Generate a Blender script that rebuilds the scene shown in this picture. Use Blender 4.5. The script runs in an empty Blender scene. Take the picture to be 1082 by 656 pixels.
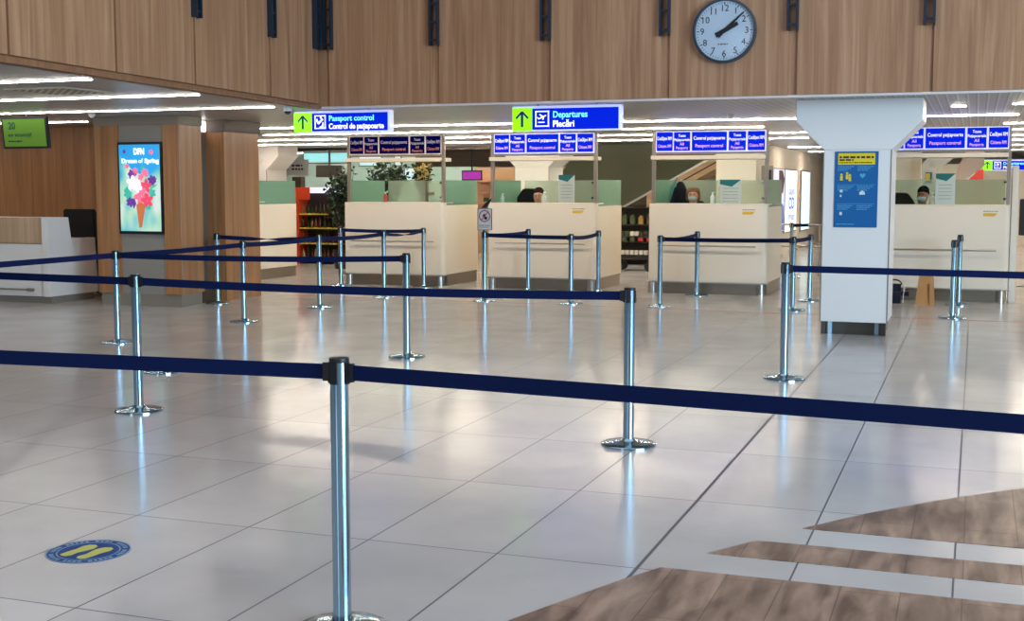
import bpy, bmesh, math, random
from mathutils import Vector, Matrix
R = math.radians
PI = math.pi
random.seed(7)
SC = bpy.context.scene
COL = SC.collection

# ------------------------------------------------------------------ camera, world, light, exposure
cam_d = bpy.data.cameras.new('camera')
cam = bpy.data.objects.new('camera', cam_d)
COL.objects.link(cam)
cam.location = (0, 0, 1.64)
cam.rotation_euler = (R(90 - 5.566), 0, R(20.119))
cam_d.sensor_width = 36.0
cam_d.lens = 1334.0 / 1082.0 * 36.0
cam_d.clip_end = 200
SC.camera = cam
SC.view_settings.view_transform = 'Standard'
SC.view_settings.look = 'None'
SC.view_settings.gamma = 1.0
SC.view_settings.use_curve_mapping = False
SC.view_settings.exposure = 0.0

world = bpy.data.worlds.new('world')
SC.world = world
world.use_nodes = True
bg = world.node_tree.nodes['Background']
bg.inputs[0].default_value = (0.62, 0.74, 1.0, 1)
bg.inputs[1].default_value = 0.4


def area_light(name, loc, target, sx, sy, power, color):
    d = bpy.data.lights.new(name, 'AREA')
    d.shape = 'RECTANGLE'
    d.size = sx
    d.size_y = sy
    d.energy = power
    d.color = color
    o = bpy.data.objects.new(name, d)
    COL.objects.link(o)
    o.location = loc
    o.rotation_euler = (Vector(target) - Vector(loc)).to_track_quat('-Z', 'Y').to_euler()
    return o


# assumed daylight as area lights right of and behind the camera, no glazing built
area_light('assumed_daylight_right', (11.5, 1.5, 3.4), (-8, 9, 1.8), 10, 5, 3000, (0.52, 0.77, 1.0))
area_light('assumed_daylight_behind', (-5.5, -10.5, 4.0), (-3, 10, 1.5), 3, 4.5, 190, (0.62, 0.82, 1.0))
# broad fill light added below the hall ceiling, out of view
area_light('hall_fill_light', (0, 3.5, 7.2), (0, 3.5, 0), 17, 15, 560, (1.0, 0.95, 0.94))


# ------------------------------------------------------------------ materials
def nodes(m):
    nt = m.node_tree
    return nt, nt.nodes, nt.links, nt.nodes['Principled BSDF']


def mat(name, col, rough=0.5, metal=0.0, spec=0.5, emis=0.0, ecol=None, coat=0.0, alpha=1.0):
    m = bpy.data.materials.new(name)
    m.use_nodes = True
    nt, N, L, b = nodes(m)
    b.inputs['Base Color'].default_value = (*col, 1)
    b.inputs['Roughness'].default_value = rough
    b.inputs['Metallic'].default_value = metal
    b.inputs['Specular IOR Level'].default_value = spec
    b.inputs['Coat Weight'].default_value = coat
    if emis:
        b.inputs['Emission Color'].default_value = (*(ecol or col), 1)
        b.inputs['Emission Strength'].default_value = emis
    # a faint procedural mottling keeps surfaces from being perfectly flat
    if not emis:
        tc = N.new('ShaderNodeTexCoord')
        nz = N.new('ShaderNodeTexNoise')
        nz.inputs['Scale'].default_value = 6
        nz.inputs['Detail'].default_value = 3
        mr = N.new('ShaderNodeMapRange')
        mr.inputs['To Min'].default_value = max(0.0, rough - 0.04)
        mr.inputs['To Max'].default_value = min(1.0, rough + 0.05)
        L.new(tc.outputs['Object'], nz.inputs['Vector'])
        L.new(nz.outputs['Fac'], mr.inputs['Value'])
        L.new(mr.outputs['Result'], b.inputs['Roughness'])
    return m


def lin(r, g, b):
    f = lambda c: ((c / 255 + 0.055) / 1.055) ** 2.4 if c > 10 else c / 255 / 12.92
    return (f(r), f(g), f(b))


def wood(name, c1, c2, c3, sc=1.0, rough=0.45, axis='Z', coord='Object'):
    m = bpy.data.materials.new(name)
    m.use_nodes = True
    nt, N, L, b = nodes(m)
    tc = N.new('ShaderNodeTexCoord')
    mp = N.new('ShaderNodeMapping')
    s = {'Z': (14 * sc, 14 * sc, 0.5 * sc), 'Y': (14 * sc, 0.9 * sc, 14 * sc), 'X': (0.7 * sc, 14 * sc, 14 * sc)}[axis]
    mp.inputs['Scale'].default_value = s
    n1 = N.new('ShaderNodeTexNoise')
    n1.inputs['Scale'].default_value = 1.0
    n1.inputs['Detail'].default_value = 6
    n1.inputs['Roughness'].default_value = 0.6
    n1.inputs['Distortion'].default_value = 0.6
    cr = N.new('ShaderNodeValToRGB')
    cr.color_ramp.elements[0].position = 0.30
    cr.color_ramp.elements[0].color = (*c1, 1)
    cr.color_ramp.elements[1].position = 0.72
    cr.color_ramp.elements[1].color = (*c3, 1)
    e = cr.color_ramp.elements.new(0.52)
    e.color = (*c2, 1)
    mp2 = N.new('ShaderNodeMapping')
    mp2.inputs['Scale'].default_value = tuple(v * 4.5 for v in s)
    n2 = N.new('ShaderNodeTexNoise')
    n2.inputs['Scale'].default_value = 1.0
    n2.inputs['Detail'].default_value = 3
    mx = N.new('ShaderNodeMix')
    mx.data_type = 'RGBA'
    mx.blend_type = 'MULTIPLY'
    mx.inputs['Factor'].default_value = 0.35
    L.new(tc.outputs[coord], mp.inputs['Vector'])
    L.new(tc.outputs[coord], mp2.inputs['Vector'])
    L.new(mp.outputs['Vector'], n1.inputs['Vector'])
    L.new(mp2.outputs['Vector'], n2.inputs['Vector'])
    L.new(n1.outputs['Fac'], cr.inputs['Fac'])
    L.new(cr.outputs['Color'], mx.inputs['A'])
    L.new(n2.outputs['Fac'], mx.inputs['B'])
    mx2 = N.new('ShaderNodeMix')
    mx2.data_type = 'RGBA'
    mx2.blend_type = 'MIX'
    mx2.inputs['Factor'].default_value = 0.5
    L.new(cr.outputs['Color'], mx2.inputs['A'])
    L.new(mx.outputs['Result'], mx2.inputs['B'])
    L.new(mx2.outputs['Result'], b.inputs['Base Color'])
    b.inputs['Roughness'].default_value = rough
    return m


def glass(name, tint, alpha, rough=0.05, diff=None):
    """thin pane: mostly see-through, slightly reflective; diff = frosted colour and amount"""
    m = bpy.data.materials.new(name)
    m.use_nodes = True
    nt = m.node_tree
    N, L = nt.nodes, nt.links
    for n in list(N):
        N.remove(n)
    out = N.new('ShaderNodeOutputMaterial')
    tr = N.new('ShaderNodeBsdfTransparent')
    tr.inputs[0].default_value = (*tint, 1)
    gl = N.new('ShaderNodeBsdfGlossy')
    gl.inputs['Roughness'].default_value = rough
    lw = N.new('ShaderNodeLayerWeight')
    lw.inputs['Blend'].default_value = 0.18
    mx = N.new('ShaderNodeMixShader')
    L.new(lw.outputs['Fresnel'], mx.inputs[0])
    base = tr
    if diff:
        df = N.new('ShaderNodeBsdfDiffuse')
        df.inputs[0].default_value = (*diff, 1)
        tl = N.new('ShaderNodeBsdfTranslucent')
        tl.inputs[0].default_value = (*diff, 1)
        md = N.new('ShaderNodeMixShader')
        md.inputs[0].default_value = 0.4
        L.new(df.outputs[0], md.inputs[1])
        L.new(tl.outputs[0], md.inputs[2])
        m2 = N.new('ShaderNodeMixShader')
        m2.inputs[0].default_value = alpha
        L.new(tr.outputs[0], m2.inputs[1])
        L.new(md.outputs[0], m2.inputs[2])
        base = m2
    L.new(base.outputs[0], mx.inputs[1])
    L.new(gl.outputs[0], mx.inputs[2])
    L.new(mx.outputs[0], out.inputs[0])
    return m


def math_node(N, op, a=None, b=None):
    n = N.new('ShaderNodeMath')
    n.operation = op
    if b is not None and not hasattr(b, 'is_linked'):
        n.inputs[1].default_value = b
    return n


def floor_tiles(name):
    m = bpy.data.materials.new(name)
    m.use_nodes = True
    nt, N, L, b = nodes(m)
    geo = N.new('ShaderNodeNewGeometry')
    sep = N.new('ShaderNodeSeparateXYZ')
    L.new(geo.outputs['Position'], sep.inputs[0])

    def chain(src, *ops):
        cur = src
        for op, v in ops:
            n = N.new('ShaderNodeMath')
            n.operation = op
            L.new(cur, n.inputs[0])
            if v is not None:
                n.inputs[1].default_value = v
            cur = n.outputs[0]
        return cur

    PX, PY = 0.645, 1.26
    fx = chain(sep.outputs['X'], ('ADD', 1.327 + 100 * PX), ('DIVIDE', PX), ('FRACT', None), ('SUBTRACT', 0.5), ('ABSOLUTE', None), ('GREATER_THAN', 0.5 - 0.0045 / PX))
    fy = chain(sep.outputs['Y'], ('SUBTRACT', 5.19 - 40 * PY), ('DIVIDE', PY), ('FRACT', None), ('SUBTRACT', 0.5), ('ABSOLUTE', None), ('GREATER_THAN', 0.5 - 0.0042 / PY))
    # one wider expansion joint
    fj = chain(sep.outputs['X'], ('ADD', 1.327), ('ABSOLUTE', None), ('LESS_THAN', 0.0085))
    mx = N.new('ShaderNodeMath'); mx.operation = 'MAXIMUM'
    L.new(fx, mx.inputs[0]); L.new(fy, mx.inputs[1])
    mx2 = N.new('ShaderNodeMath'); mx2.operation = 'MAXIMUM'
    L.new(mx.outputs[0], mx2.inputs[0]); L.new(fj, mx2.inputs[1])
    # tile tone: one random value per tile and a cloudy drift
    ix = chain(sep.outputs['X'], ('ADD', 1.327 + 100 * PX), ('DIVIDE', PX), ('FLOOR', None))
    iy = chain(sep.outputs['Y'], ('SUBTRACT', 5.19 - 40 * PY), ('DIVIDE', PY), ('FLOOR', None))
    cmb = N.new('ShaderNodeCombineXYZ')
    L.new(ix, cmb.inputs[0]); L.new(iy, cmb.inputs[1])
    wn = N.new('ShaderNodeTexWhiteNoise')
    wn.noise_dimensions = '2D'
    L.new(cmb.outputs[0], wn.inputs['Vector'])
    mr = N.new('ShaderNodeMapRange')
    mr.inputs['To Min'].default_value = 0.94
    mr.inputs['To Max'].default_value = 1.04
    L.new(wn.outputs['Value'], mr.inputs['Value'])
    nz = N.new('ShaderNodeTexNoise')
    nz.inputs['Scale'].default_value = 1.6
    nz.inputs['Detail'].default_value = 5
    L.new(geo.outputs['Position'], nz.inputs['Vector'])
    cr = N.new('ShaderNodeValToRGB')
    cr.color_ramp.elements[0].position = 0.3
    cr.color_ramp.elements[0].color = (0.49, 0.47, 0.455, 1)
    cr.color_ramp.elements[1].position = 0.75
    cr.color_ramp.elements[1].color = (0.57, 0.545, 0.53, 1)
    L.new(nz.outputs['Fac'], cr.inputs['Fac'])
    mul = N.new('ShaderNodeVectorMath'); mul.operation = 'SCALE'
    L.new(cr.outputs['Color'], mul.inputs[0]); L.new(mr.outputs[0], mul.inputs['Scale'])
    mix = N.new('ShaderNodeMix'); mix.data_type = 'RGBA'
    L.new(mx2.outputs[0], mix.inputs['Factor'])
    L.new(mul.outputs[0], mix.inputs['A'])
    mix.inputs['B'].default_value = (0.13, 0.12, 0.13, 1)
    L.new(mix.outputs['Result'], b.inputs['Base Color'])
    nr = N.new('ShaderNodeTexNoise')
    nr.inputs['Scale'].default_value = 2.3
    nr.inputs['Detail'].default_value = 4
    L.new(geo.outputs['Position'], nr.inputs['Vector'])
    rr = N.new('ShaderNodeMapRange')
    rr.inputs['To Min'].default_value = 0.10
    rr.inputs['To Max'].default_value = 0.24
    L.new(nr.outputs['Fac'], rr.inputs['Value'])
    rj = N.new('ShaderNodeMath'); rj.operation = 'MAXIMUM'
    L.new(rr.outputs[0], rj.inputs[0])
    sc5 = N.new('ShaderNodeMath'); sc5.operation = 'MULTIPLY'; sc5.inputs[1].default_value = 0.6
    L.new(mx2.outputs[0], sc5.inputs[0]); L.new(sc5.outputs[0], rj.inputs[1])
    L.new(rj.outputs[0], b.inputs['Roughness'])
    b.inputs['Specular IOR Level'].default_value = 0.4
    bp = N.new('ShaderNodeBump')
    bp.inputs['Strength'].default_value = 0.02
    bp.inputs['Distance'].default_value = 0.02
    n3 = N.new('ShaderNodeTexNoise'); n3.inputs['Scale'].default_value = 0.9
    L.new(geo.outputs['Position'], n3.inputs['Vector'])
    L.new(n3.outputs['Fac'], bp.inputs['Height'])
    L.new(bp.outputs[0], b.inputs['Normal'])
    return m


def plank_mat(name):
    m = bpy.data.materials.new(name)
    m.use_nodes = True
    nt, N, L, b = nodes(m)
    geo = N.new('ShaderNodeNewGeometry')
    mp = N.new('ShaderNodeMapping')
    mp.inputs['Rotation'].default_value = (0, 0, R(90))
    L.new(geo.outputs['Position'], mp.inputs['Vector'])
    br = N.new('ShaderNodeTexBrick')
    br.inputs['Scale'].default_value = 1.0
    br.inputs['Brick Width'].default_value = 1.15
    br.inputs['Row Height'].default_value = 0.235
    br.inputs['Mortar Size'].default_value = 0.003
    br.inputs['Mortar Smooth'].default_value = 0.0
    br.inputs['Color1'].default_value = (0.9, 0.9, 0.9, 1)
    br.inputs['Color2'].default_value = (0.7, 0.68, 0.68, 1)
    br.inputs['Mortar'].default_value = (0.25, 0.22, 0.22, 1)
    L.new(mp.outputs[0], br.inputs['Vector'])
    mg = N.new('ShaderNodeMapping')
    mg.inputs['Scale'].default_value = (11, 2.2, 11)
    L.new(geo.outputs['Position'], mg.inputs['Vector'])
    nz = N.new('ShaderNodeTexNoise')
    nz.inputs['Scale'].default_value = 1.0
    nz.inputs['Detail'].default_value = 7
    nz.inputs['Distortion'].default_value = 0.5
    L.new(mg.outputs[0], nz.inputs['Vector'])
    cr = N.new('ShaderNodeValToRGB')
    cr.color_ramp.elements[0].position = 0.34
    cr.color_ramp.elements[0].color = (*lin(104, 78, 62), 1)
    cr.color_ramp.elements[1].position = 0.68
    cr.color_ramp.elements[1].color = (*lin(184, 152, 130), 1)
    L.new(nz.outputs['Fac'], cr.inputs['Fac'])
    mx = N.new('ShaderNodeMix'); mx.data_type = 'RGBA'; mx.blend_type = 'MULTIPLY'
    mx.inputs['Factor'].default_value = 0.75
    L.new(cr.outputs['Color'], mx.inputs['A']); L.new(br.outputs['Color'], mx.inputs['B'])
    L.new(mx.outputs['Result'], b.inputs['Base Color'])
    b.inputs['Roughness'].default_value = 0.36
    return m


def ceiling_mat(name):
    m = bpy.data.materials.new(name)
    m.use_nodes = True
    nt, N, L, b = nodes(m)
    geo = N.new('ShaderNodeNewGeometry')
    sep = N.new('ShaderNodeSeparateXYZ')
    L.new(geo.outputs['Position'], sep.inputs[0])

    def ch(src, *ops):
        cur = src
        for op, v in ops:
            n = N.new('ShaderNodeMath'); n.operation = op
            L.new(cur, n.inputs[0])
            if v is not None:
                n.inputs[1].default_value = v
            cur = n.outputs[0]
        return cur
    s = ch(sep.outputs['X'], ('ADD', 50.0), ('DIVIDE', 0.105), ('FRACT', None), ('LESS_THAN', 0.14))
    mix = N.new('ShaderNodeMix'); mix.data_type = 'RGBA'
    L.new(s, mix.inputs['Factor'])
    mix.inputs['A'].default_value = (0.37, 0.37, 0.36, 1)
    mix.inputs['B'].default_value = (0.60, 0.59, 0.57, 1)
    s2 = ch(sep.outputs['X'], ('ADD', 50.02), ('DIVIDE', 0.105), ('FRACT', None), ('LESS_THAN', 0.12))
    mix2 = N.new('ShaderNodeMix'); mix2.data_type = 'RGBA'
    L.new(s2, mix2.inputs['Factor'])
    L.new(mix.outputs['Result'], mix2.inputs['A'])
    mix2.inputs['B'].default_value = (0.20, 0.20, 0.20, 1)
    L.new(mix2.outputs['Result'], b.inputs['Base Color'])
    b.inputs['Metallic'].default_value = 0.15
    b.inputs['Roughness'].default_value = 0.34
    return m


TILE = floor_tiles('polished tiles')
PLANK = plank_mat('wood look planks')
CEIL = ceiling_mat('slatted metal ceiling')
W_FASCIA = wood('fascia oak', lin(156, 110, 78), lin(182, 134, 98), lin(204, 160, 122), 0.9, 0.36)
W_WALL = wood('warm oak', lin(158, 106, 64), lin(182, 128, 82), lin(200, 148, 100), 0.8, 0.4)
W_LIGHT = wood('light oak', lin(188, 152, 118), lin(206, 172, 138), lin(220, 188, 156), 0.8, 0.4)
W_EDGE = wood('edge oak', lin(132, 88, 56), lin(150, 104, 70), lin(168, 120, 84), 1.0, 0.5)
CREAM = mat('cream laminate', lin(236, 223, 203), 0.42, spec=0.4)
CREAM2 = mat('cream painted wall', lin(236, 226, 210), 0.6)
WHITE = mat('white panel', lin(240, 234, 228), 0.35)
WHITE2 = mat('plain white', lin(235, 235, 235), 0.4)
GREYP = mat('grey panel', lin(152, 146, 136), 0.45)
GREYB = mat('grey bulkhead', lin(142, 132, 118), 0.5)
CHROME = mat('chrome', (0.38, 0.56, 0.68), 0.12, 1.0)
STEEL = mat('brushed steel', (0.50, 0.48, 0.45), 0.3, 1.0)
STEELD = mat('grey metal frame', lin(150, 142, 132), 0.4, 0.6)
KICK = mat('kick plate', lin(150, 138, 122), 0.32, 0.75)
DARKMET = mat('dark mirror metal', (0.10, 0.085, 0.07), 0.18, 0.9)
BRACK = mat('dark blue bracket', lin(38, 52, 68), 0.45, 0.4)
BLACK = mat('black plastic', (0.012, 0.012, 0.014), 0.4)
BLACKF = mat('black cloth', (0.016, 0.015, 0.017), 0.9)
NAVY = mat('navy belt', (0.0025, 0.010, 0.062), 0.7, spec=0.15)
RED = mat('red', lin(196, 48, 48), 0.4)
REDL = mat('red floor line', lin(170, 50, 40), 0.6)
ORANGE = mat('orange red shelf', lin(205, 66, 32), 0.45)
YELLOW = mat('yellow shelf', lin(214, 190, 60), 0.45)
YELST = mat('yellow sticker', lin(222, 178, 40), 0.5)
GREYTX = mat('grey print', lin(130, 122, 112), 0.6)
DARKTX = mat('dark print', lin(32, 34, 40), 0.6)
POSTB = mat('poster blue', lin(0, 96, 160), 0.35)
POSTL = mat('poster pale blue', lin(84, 170, 205), 0.4)
POSTY = mat('poster yellow', lin(238, 208, 36), 0.4)
POSTW = mat('poster pale', lin(214, 226, 214), 0.4)
TEAL = mat('teal print', lin(44, 122, 126), 0.4)
PAPER = mat('paper', lin(226, 222, 220), 0.6)
STKB = mat('sticker blue', lin(8, 66, 136), 0.5, spec=0.2)
STKY = mat('sticker yellow', lin(206, 204, 96), 0.5)
STKW = mat('sticker rim', lin(120, 158, 184), 0.4)
CLOCKF = mat('clock face', lin(212, 224, 236), 0.3)
CLOCKR = mat('clock rim', lin(62, 78, 94), 0.3, 0.5)
GLASS = glass('clear glass', (0.93, 0.96, 0.94), 0)
GLASSF = glass('frosted green glass', (0.75, 0.92, 0.82), 0.68, 0.25, lin(158, 206, 180))
GLASSP = glass('pale frosted glass', (0.92, 0.97, 0.91), 0.36, 0.2, lin(216, 228, 210))
GLASSD = glass('olive glass', (0.62, 0.66, 0.52), 0.8, 0.15, lin(112, 114, 92))
LED = mat('led', (1, 1, 1), emis=100, ecol=(1.0, 0.88, 0.73))
LEDF = mat('led of the front rows', (1, 1, 1), emis=34, ecol=(1.0, 0.93, 0.86))
LEDC = mat('led end', (1, 1, 1), emis=3, ecol=(1, 0.96, 0.92))
SIGNB = mat('sign blue lit', lin(0, 20, 120), 0.8, spec=0.1, emis=0.85, ecol=lin(0, 34, 226))
SIGND = mat('sign navy unlit', lin(8, 8, 80), 0.9, spec=0.0)
SIGNF = mat('sign white lit', (0.8, 0.8, 0.9), 0.3, emis=0.6, ecol=lin(180, 186, 255))
SIGNFD = mat('sign pale rim', lin(236, 222, 218), 0.5)
SIGNW = mat('lettering white lit', (0.8, 0.8, 0.8), 0.3, emis=1.0, ecol=(1, 1, 1))
SIGNC = mat('lettering cyan lit', (0.3, 0.8, 0.8), 0.3, emis=1.0, ecol=lin(110, 240, 240))
SIGNP = mat('lettering pink lit', (0.8, 0.5, 0.8), 0.3, emis=0.85, ecol=lin(232, 176, 240))
SIGNO = mat('lettering orange', lin(226, 140, 96), 0.4, emis=0.05, ecol=lin(236, 140, 90))
SIGNWD = mat('lettering dim white', lin(196, 196, 220), 0.4, emis=0.15, ecol=lin(200, 200, 230))
SIGNG = mat('sign green lit', lin(140, 230, 10), 0.3, emis=0.95, ecol=lin(150, 248, 10))
ARROWB = mat('arrow blue', lin(6, 50, 128), 0.5)
SCRG = mat('green screen lit', lin(60, 90, 30), 0.3, emis=0.34, ecol=lin(112, 160, 44))
SCRGD = mat('green screen print', lin(10, 50, 60), 0.4, emis=0.02, ecol=lin(24, 92, 88))
SKIN = mat('skin', lin(206, 156, 132), 0.5)
SKIN2 = mat('skin tan', lin(176, 124, 98), 0.5)
HAIRB = mat('dark brown hair', lin(48, 30, 26), 0.95, spec=0.1)
HAIRL = mat('light brown hair', lin(132, 96, 72), 0.95, spec=0.1)
HAIRK = mat('black hair', lin(26, 22, 22), 0.95, spec=0.1)
MASK = mat('surgical mask', lin(178, 204, 216), 0.8)
CLOTHD = mat('dark uniform', lin(28, 26, 34), 0.85)
CLOTHR = mat('dark red coat', lin(62, 26, 34), 0.85)
DENIM = mat('dark trousers', lin(34, 36, 46), 0.9)
KRAFT = mat('kraft paper', lin(190, 138, 84), 0.75)
LEAF = mat('leaf', lin(26, 48, 30), 0.5)
LEAF2 = mat('leaf light', lin(60, 88, 36), 0.5)
PETALY = mat('yellow petals', lin(214, 190, 120), 0.6)
SOIL = mat('soil', lin(40, 30, 24), 0.9)
POT = mat('black pot', lin(22, 22, 24), 0.4)
CYANW = mat('lit shop window', (0.5, 0.9, 0.9), 0.4, emis=0.85, ecol=lin(150, 226, 232))
WHITEL = mat('lit white panel', (0.8, 0.9, 0.9), 0.4, emis=1.0, ecol=lin(206, 236, 244))
SHOPW = mat('lit shop header', (0.8, 0.8, 0.9), 0.4, emis=0.8, ecol=lin(196, 206, 244))
PURP = mat('purple screen', (0.5, 0.05, 0.5), 0.4, emis=0.7, ecol=lin(150, 30, 160))
BLUEL = mat('lit blue', (0.05, 0.2, 0.6), 0.4, emis=0.7, ecol=lin(24, 84, 190))
TEALG = mat('pale teal wall glass', lin(186, 216, 210), 0.25)
BROWN = mat('brown slats', lin(84, 68, 54), 0.5)
WARMW = mat('warm shop wall', lin(214, 180, 148), 0.6)
DKGREEN = mat('dark interior', lin(112, 108, 86), 0.6)
TAN = wood('tan cladding', lin(164, 128, 92), lin(184, 146, 108), lin(196, 160, 124), 0.8, 0.5, 'X')
WALLG = mat('far wall', lin(196, 186, 170), 0.7)


# ------------------------------------------------------------------ geometry helpers
class MB:
    def __init__(s):
        s.v = []
        s.f = []

    def add(s, vs, fs):
        n = len(s.v)
        s.v += [tuple(v) for v in vs]
        s.f += [tuple(i + n for i in f) for f in fs]
        return s

    def box(s, x0, x1, y0, y1, z0, z1):
        vs = [(x0, y0, z0), (x1, y0, z0), (x1, y1, z0), (x0, y1, z0), (x0, y0, z1), (x1, y0, z1), (x1, y1, z1), (x0, y1, z1)]
        return s.add(vs, [(0, 3, 2, 1), (4, 5, 6, 7), (0, 1, 5, 4), (1, 2, 6, 5), (2, 3, 7, 6), (3, 0, 4, 7)])

    def prism(s, poly, a, b, axis='Y'):
        """poly: 2-D outline; axis Y -> (x,z), axis X -> (y,z), axis Z -> (x,y)"""
        n = len(poly)
        def p(u, w, t):
            return {'Y': (u, t, w), 'X': (t, u, w), 'Z': (u, w, t)}[axis]
        vs = [p(u, w, a) for u, w in poly] + [p(u, w, b) for u, w in poly]
        fs = [tuple(range(n)), tuple(range(2 * n - 1, n - 1, -1))]
        fs += [(i, i + n, (i + 1) % n + n, (i + 1) % n) for i in range(n)]
        return s.add(vs, fs)

    def lathe(s, prof, cx=0, cy=0, n=32):
        vs, fs = [], []
        for r, z in prof:
            for k in range(n):
                a = 2 * PI * k / n
                vs.append((cx + r * math.cos(a), cy + r * math.sin(a), z))
        for j in range(len(prof) - 1):
            for k in range(n):
                k2 = (k + 1) % n
                fs.append((j * n + k, j * n + k2, (j + 1) * n + k2, (j + 1) * n + k))
        fs.append(tuple(range(n - 1, -1, -1)))
        m = (len(prof) - 1) * n
        fs.append(tuple(range(m, m + n)))
        return s.add(vs, fs)

    def tube(s, p0, p1, r, n=12, r1=None):
        p0, p1 = Vector(p0), Vector(p1)
        r1 = r if r1 is None else r1
        q = (p1 - p0).to_track_quat('Z', 'Y')
        vs = []
        for p, rr in ((p0, r), (p1, r1)):
            for k in range(n):
                a = 2 * PI * k / n
                vs.append(p + q @ Vector((rr * math.cos(a), rr * math.sin(a), 0)))
        fs = [(k, (k + 1) % n, (k + 1) % n + n, k + n) for k in range(n)]
        fs += [tuple(range(n - 1, -1, -1)), tuple(range(n, 2 * n))]
        return s.add(vs, fs)

    def ball(s, c, rx, ry=None, rz=None, n=12, m=8):
        ry = rx if ry is None else ry
        rz = rx if rz is None else rz
        vs, fs = [], []
        for j in range(1, m):
            t = PI * j / m
            for k in range(n):
                a = 2 * PI * k / n
                vs.append((c[0] + rx * math.sin(t) * math.cos(a), c[1] + ry * math.sin(t) * math.sin(a), c[2] + rz * math.cos(t)))
        vs += [(c[0], c[1], c[2] + rz), (c[0], c[1], c[2] - rz)]
        T, B = len(vs) - 2, len(vs) - 1
        for j in range(m - 2):
            for k in range(n):
                k2 = (k + 1) % n
                fs.append((j * n + k, (j + 1) * n + k, (j + 1) * n + k2, j * n + k2))
        for k in range(n):
            fs.append((T, k, (k + 1) % n))
            fs.append((B, (m - 2) * n + (k + 1) % n, (m - 2) * n + k))
        return s.add(vs, fs)

    def build(s, name, m, parent=None, world=False, smooth=False, bevel=0.0, loc=None):
        """link as ONE mesh. Top-level: origin goes to the middle of the base. world=True: verts are world coordinates."""
        me = bpy.data.meshes.new(name)
        vs = [Vector(v) for v in s.v]
        o = bpy.data.objects.new(name, me)
        if parent is None:
            if loc is None:
                xs = [v.x for v in vs]; ys = [v.y for v in vs]; zs = [v.z for v in vs]
                loc = Vector(((min(xs) + max(xs)) / 2, (min(ys) + max(ys)) / 2, min(zs)))
                vs = [v - loc for v in vs]
            o.location = loc
        elif world:
            w = Vector((0, 0, 0))
            q = parent
            while q is not None:
                w += q.location
                q = q.parent
            vs = [v - w for v in vs]
        me.from_pydata(vs, [], s.f)
        bm = bmesh.new()
        bm.from_mesh(me)
        bmesh.ops.recalc_face_normals(bm, faces=bm.faces)
        if bevel:
            bmesh.ops.bevel(bm, geom=[e for e in bm.edges], offset=bevel, segments=2, affect='EDGES', clamp_overlap=True)
        bm.to_mesh(me)
        bm.free()
        me.materials.append(m)
        if smooth:
            for p in me.polygons:
                p.use_smooth = True
            try:
                me.set_sharp_from_angle(angle=R(40))
            except Exception:
                pass
        COL.objects.link(o)
        if parent is not None:
            o.parent = parent
        return o


def tag(o, label=None, cat=None, group=None, kind=None):
    if label: o['label'] = label
    if cat: o['category'] = cat
    if group: o['group'] = group
    if kind: o['kind'] = kind
    return o


def empty(name, loc, rz=0.0):
    o = bpy.data.objects.new(name, None)
    o.empty_display_size = 0.1
    COL.objects.link(o)
    o.location = loc
    o.rotation_euler = (0, 0, rz)
    return o


def copy_tree(o, parent=None):
    c = o.copy()
    COL.objects.link(c)
    if parent is not None:
        c.parent = parent
    for ch in list(o.children):
        copy_tree(ch, c)
    return c


_txt_cache = {}


def text(s, height, m, parent, pos, width=None, name='lettering', depth=0.004, align='LEFT', rot=(R(90), 0, 0), bold=0.0):
    """flat lettering; faces -Y by default. pos = baseline start in the parent's space"""
    cu = bpy.data.curves.new('t', 'FONT')
    cu.body = s
    cu.size = height
    cu.extrude = depth / 2
    cu.offset = bold
    cu.align_x = align
    cu.resolution_u = 3
    t = bpy.data.objects.new('t', cu)
    COL.objects.link(t)
    dg = bpy.context.evaluated_depsgraph_get()
    me = bpy.data.meshes.new_from_object(t.evaluated_get(dg))
    bpy.data.objects.remove(t)
    bpy.data.curves.remove(cu)
    xs = [v.co.x for v in me.vertices] or [0, 1]
    w = max(xs) - min(xs)
    sx = 1.0
    if width:
        sx = width / w
        for v in me.vertices:
            v.co.x *= sx
    me.materials.clear()
    me.materials.append(m)
    o = bpy.data.objects.new(name, me)
    COL.objects.link(o)
    o.parent = parent
    o.location = pos
    o.rotation_euler = rot
    return o


def dashes(mb, x0, x1, z, h, y, seed=0, t=0.002):
    """a line of print too small to read, as short raised strokes"""
    rr = random.Random(seed)
    x = x0
    while x < x1:
        w = min(rr.uniform(0.8, 3.2) * h, x1 - x)
        if w > 0.2 * h:
            mb.box(x, x + w, y - t, y, z, z + h)
        x += w + h * 0.6
    return mb


# ------------------------------------------------------------------ THE SETTING
H = 2.61
def struct(name, mb, m, parent=None, **k):
    o = mb.build(name, m, parent, **k)
    if parent is None:
        tag(o, kind='structure')
    return o


fl = MB().box(-24, 9, -10, 46, -0.1, 0)
struct('floor', fl, TILE, loc=Vector((0, 0, 0)))
arc = [(-1.70, 4.10), (-1.611, 4.386), (-1.343, 5.012), (-1.23, 5.235), (-1.082, 5.511), (-0.91, 5.80), (-0.735, 6.085),
       (-0.48, 6.46), (-0.141, 6.884), (0.293, 7.334), (0.9, 7.85), (1.6, 8.3)]
inl = MB()
t0, t1 = 0.0, 0.0025
inl.prism([(-1.70, 3.0), (1.6, 3.0), (1.6, 5.235), (-1.23, 5.235), (-1.343, 5.012), (-1.611, 4.386), (-1.70, 4.10)][::-1], t0, t1, 'Z')
inl.prism([(-1.082, 5.511), (1.6, 5.511), (1.6, 5.80), (-0.91, 5.80)][::-1], t0, t1, 'Z')
inl.prism([(-0.735, 6.085), (1.6, 6.085), (1.6, 8.3), (0.9, 7.85), (0.293, 7.334), (-0.141, 6.884), (-0.48, 6.46)][::-1], t0, t1, 'Z')
struct('floor_wood_inlay', inl, PLANK, loc=Vector((0, 0, 0)))
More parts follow.
